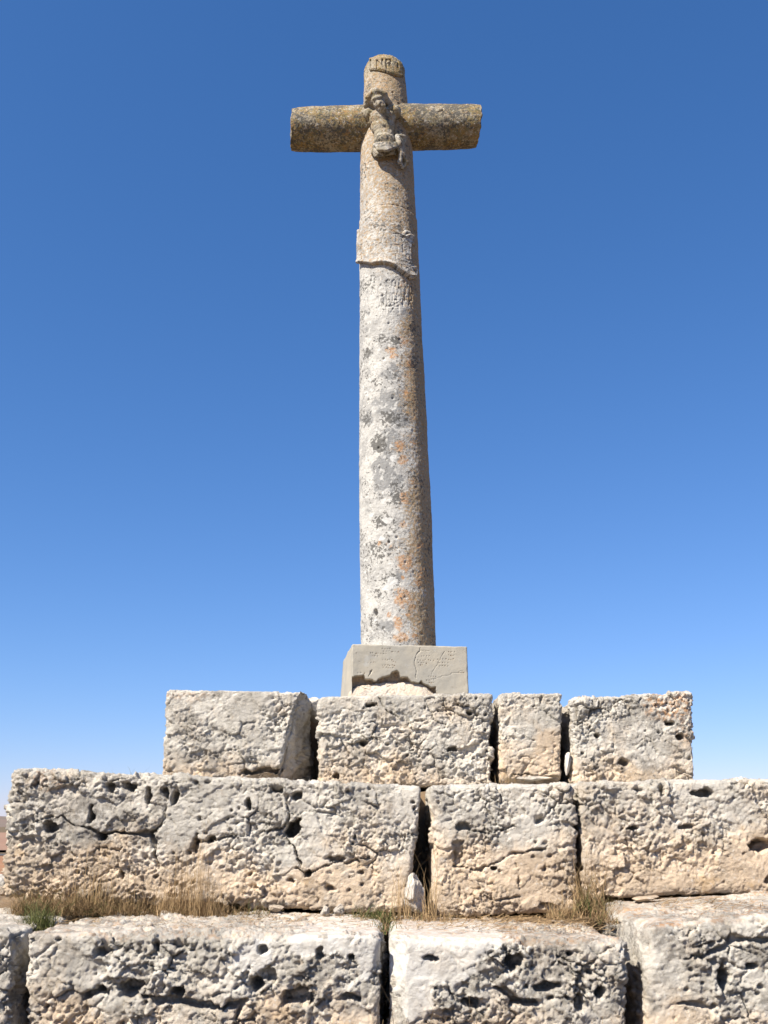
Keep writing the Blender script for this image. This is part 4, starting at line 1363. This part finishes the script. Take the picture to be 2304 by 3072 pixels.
tuft('dry_grass', 'hanging dry straw tuft with green heart in the right middle joint', [
    dict(n=190, base_pts=S(1735, 1800, 2722, 4.34, 4.44, 40, 16), hmin=0.135, hmax=0.405, lean=0.22, width=0.0013, curl=0.2, seed=16, green=0.0, tone=(0.2, 0.9)),
    dict(n=220, base_pts=S(1735, 1830, 2722, 4.34, 4.42, 40, 17), hmin=0.041, hmax=0.149, lean=0.8, width=0.0022, curl=0.3, seed=17, green=0.75, tone=(0.0, 0.6)),
    dict(n=420, base_pts=S(1660, 1860, 2738, 4.24, 4.42, 60, 18), hmin=0.054, hmax=0.189, lean=0.8, width=0.0012, curl=0.35, seed=18, green=0.05, tone=(0.2, 0.9)),
    dict(n=130, base_pts=S(1790, 1870, 2752, 4.1, 4.3, 40, 19), hmin=0.041, hmax=0.121, lean=0.9, width=0.0013, curl=0.35, seed=19, green=0.15, tone=(0.1, 0.8))])
zt2 = at(380, 2325, Y2 + 0.35)
tuft('grass_tuft', 'small green tuft peeping over the long cracked block against the sky', [
    dict(n=90, base_pts=[(zt2[0] + dx, Y2 + 0.42, at(380, 2332, Y2 + 0.42)[2] - 0.05) for dx in np.linspace(-0.09, 0.06, 12)], hmin=0.07, hmax=0.15, lean=0.6, width=0.0012, curl=0.3, seed=20, green=0.55, tone=(0.3, 1.0))])
wp = at(1410, 2085, Y1 + 0.45)
tuft('grass_tuft', 'tiny dark weed beside the right corner of the plinth', [
    dict(n=30, base_pts=[wp + np.array([dx, 0, -0.05]) for dx in (0, 0.01, 0.02)], hmin=0.05, hmax=0.12, lean=0.3, width=0.001, curl=0.2, seed=21, green=0.4, tone=(0, 0.4))])
wp = at(1515, 2330, Y1 - 0.03)
tuft('grass_tuft', 'few straw blades at the foot of the narrow top tier block', [
    dict(n=26, base_pts=[wp + np.array([dx, 0, -0.03]) for dx in (-0.03, 0, 0.03, 0.05)], hmin=0.04, hmax=0.10, lean=0.35, width=0.0012, curl=0.2, seed=22, green=0.1, tone=(0.3, 0.9))])
for (x, seed, lab) in ((1130, 31, 'thin dry stems in the dark joint under the green weed'), (1365, 32, 'thin dry stems in front of the smooth pale corner'), (1790, 33, 'single thin dry stems low on the central lowest block')):
    b0 = at(x, 3140, Y3 - 0.06)
    tuft('dry_grass', lab, [dict(n=6, base_pts=[b0 + np.array([dx, 0, 0]) for dx in np.linspace(-0.06, 0.06, 6)], hmin=0.16, hmax=0.34, lean=0.22, width=0.0012, curl=0.2, seed=seed, green=0, tone=(0.5, 1))])


def litter():
    rg = np.random.default_rng(77)
    Vs, Fs, T, n = [], [], [], 0
    parts = []
    for (x0, x1, y, Ya, Yb, cnt) in ((150, 1130, 2752, 3.95, 4.45, 1500), (1180, 1850, 2756, 3.95, 4.45, 1200), (1960, 2300, 2700, 3.9, 4.40, 350)):
        zl = at(0.5 * (x0 + x1), y, Yb)[2]
        for k in range(cnt):
            Y = Yb - (Yb - Ya) * rg.uniform(0, 1) ** 1.8
            p = at(rg.uniform(x0, x1), y, Y)
            c = np.array([p[0], Y, zl + rg.uniform(-0.004, 0.014)])
            a = rg.uniform(0, math.pi)
            ln = rg.uniform(0.008, 0.035)
            d = np.array([math.cos(a), math.sin(a), rg.normal(0, 0.18)]) * ln
            wv = np.array([-math.sin(a), math.cos(a), 0.3]) * 0.0011
            Vs += [c - d - wv, c - d + wv, c + d + wv, c + d - wv]
            Fs.append((n, n + 1, n + 2, n + 3))
            T += [rg.uniform(0.2, 1)] * 4
            n += 4
    obj('straw_litter', make_mesh('straw_litter', np.array(Vs), Fs, dict(tone=np.array(T), green=np.zeros(n)), smooth=False), M_GRASS,
        label='scattered dry straw bits lying on the ledge of the lowest tier', cat='straw', kind='stuff')


litter()

# far bushes along the road
for k, (x, y, s) in enumerate(((-40.5, 103, 1.5),)):
    V, F = icosphere(4)
    V = V * np.array([1.5, 1.2, 0.8]) * s
    V = V * (1 + 0.35 * fbm(V * 1.3 + k * 5, 4, 3))[:, None]
    obj('bush', make_mesh('bush', V, F), M_BUSH, label='dark round bush in the far fields beyond the left edge of the tiers', cat='bush', loc=(x, y, ground_z(x, y) + 0.5 * s))

print('verts', sum(len(o.data.vertices) for o in C.objects if o.type == 'MESH'), 'tris', sum(len(p.vertices) - 2 for o in C.objects if o.type == 'MESH' for p in o.data.polygons))
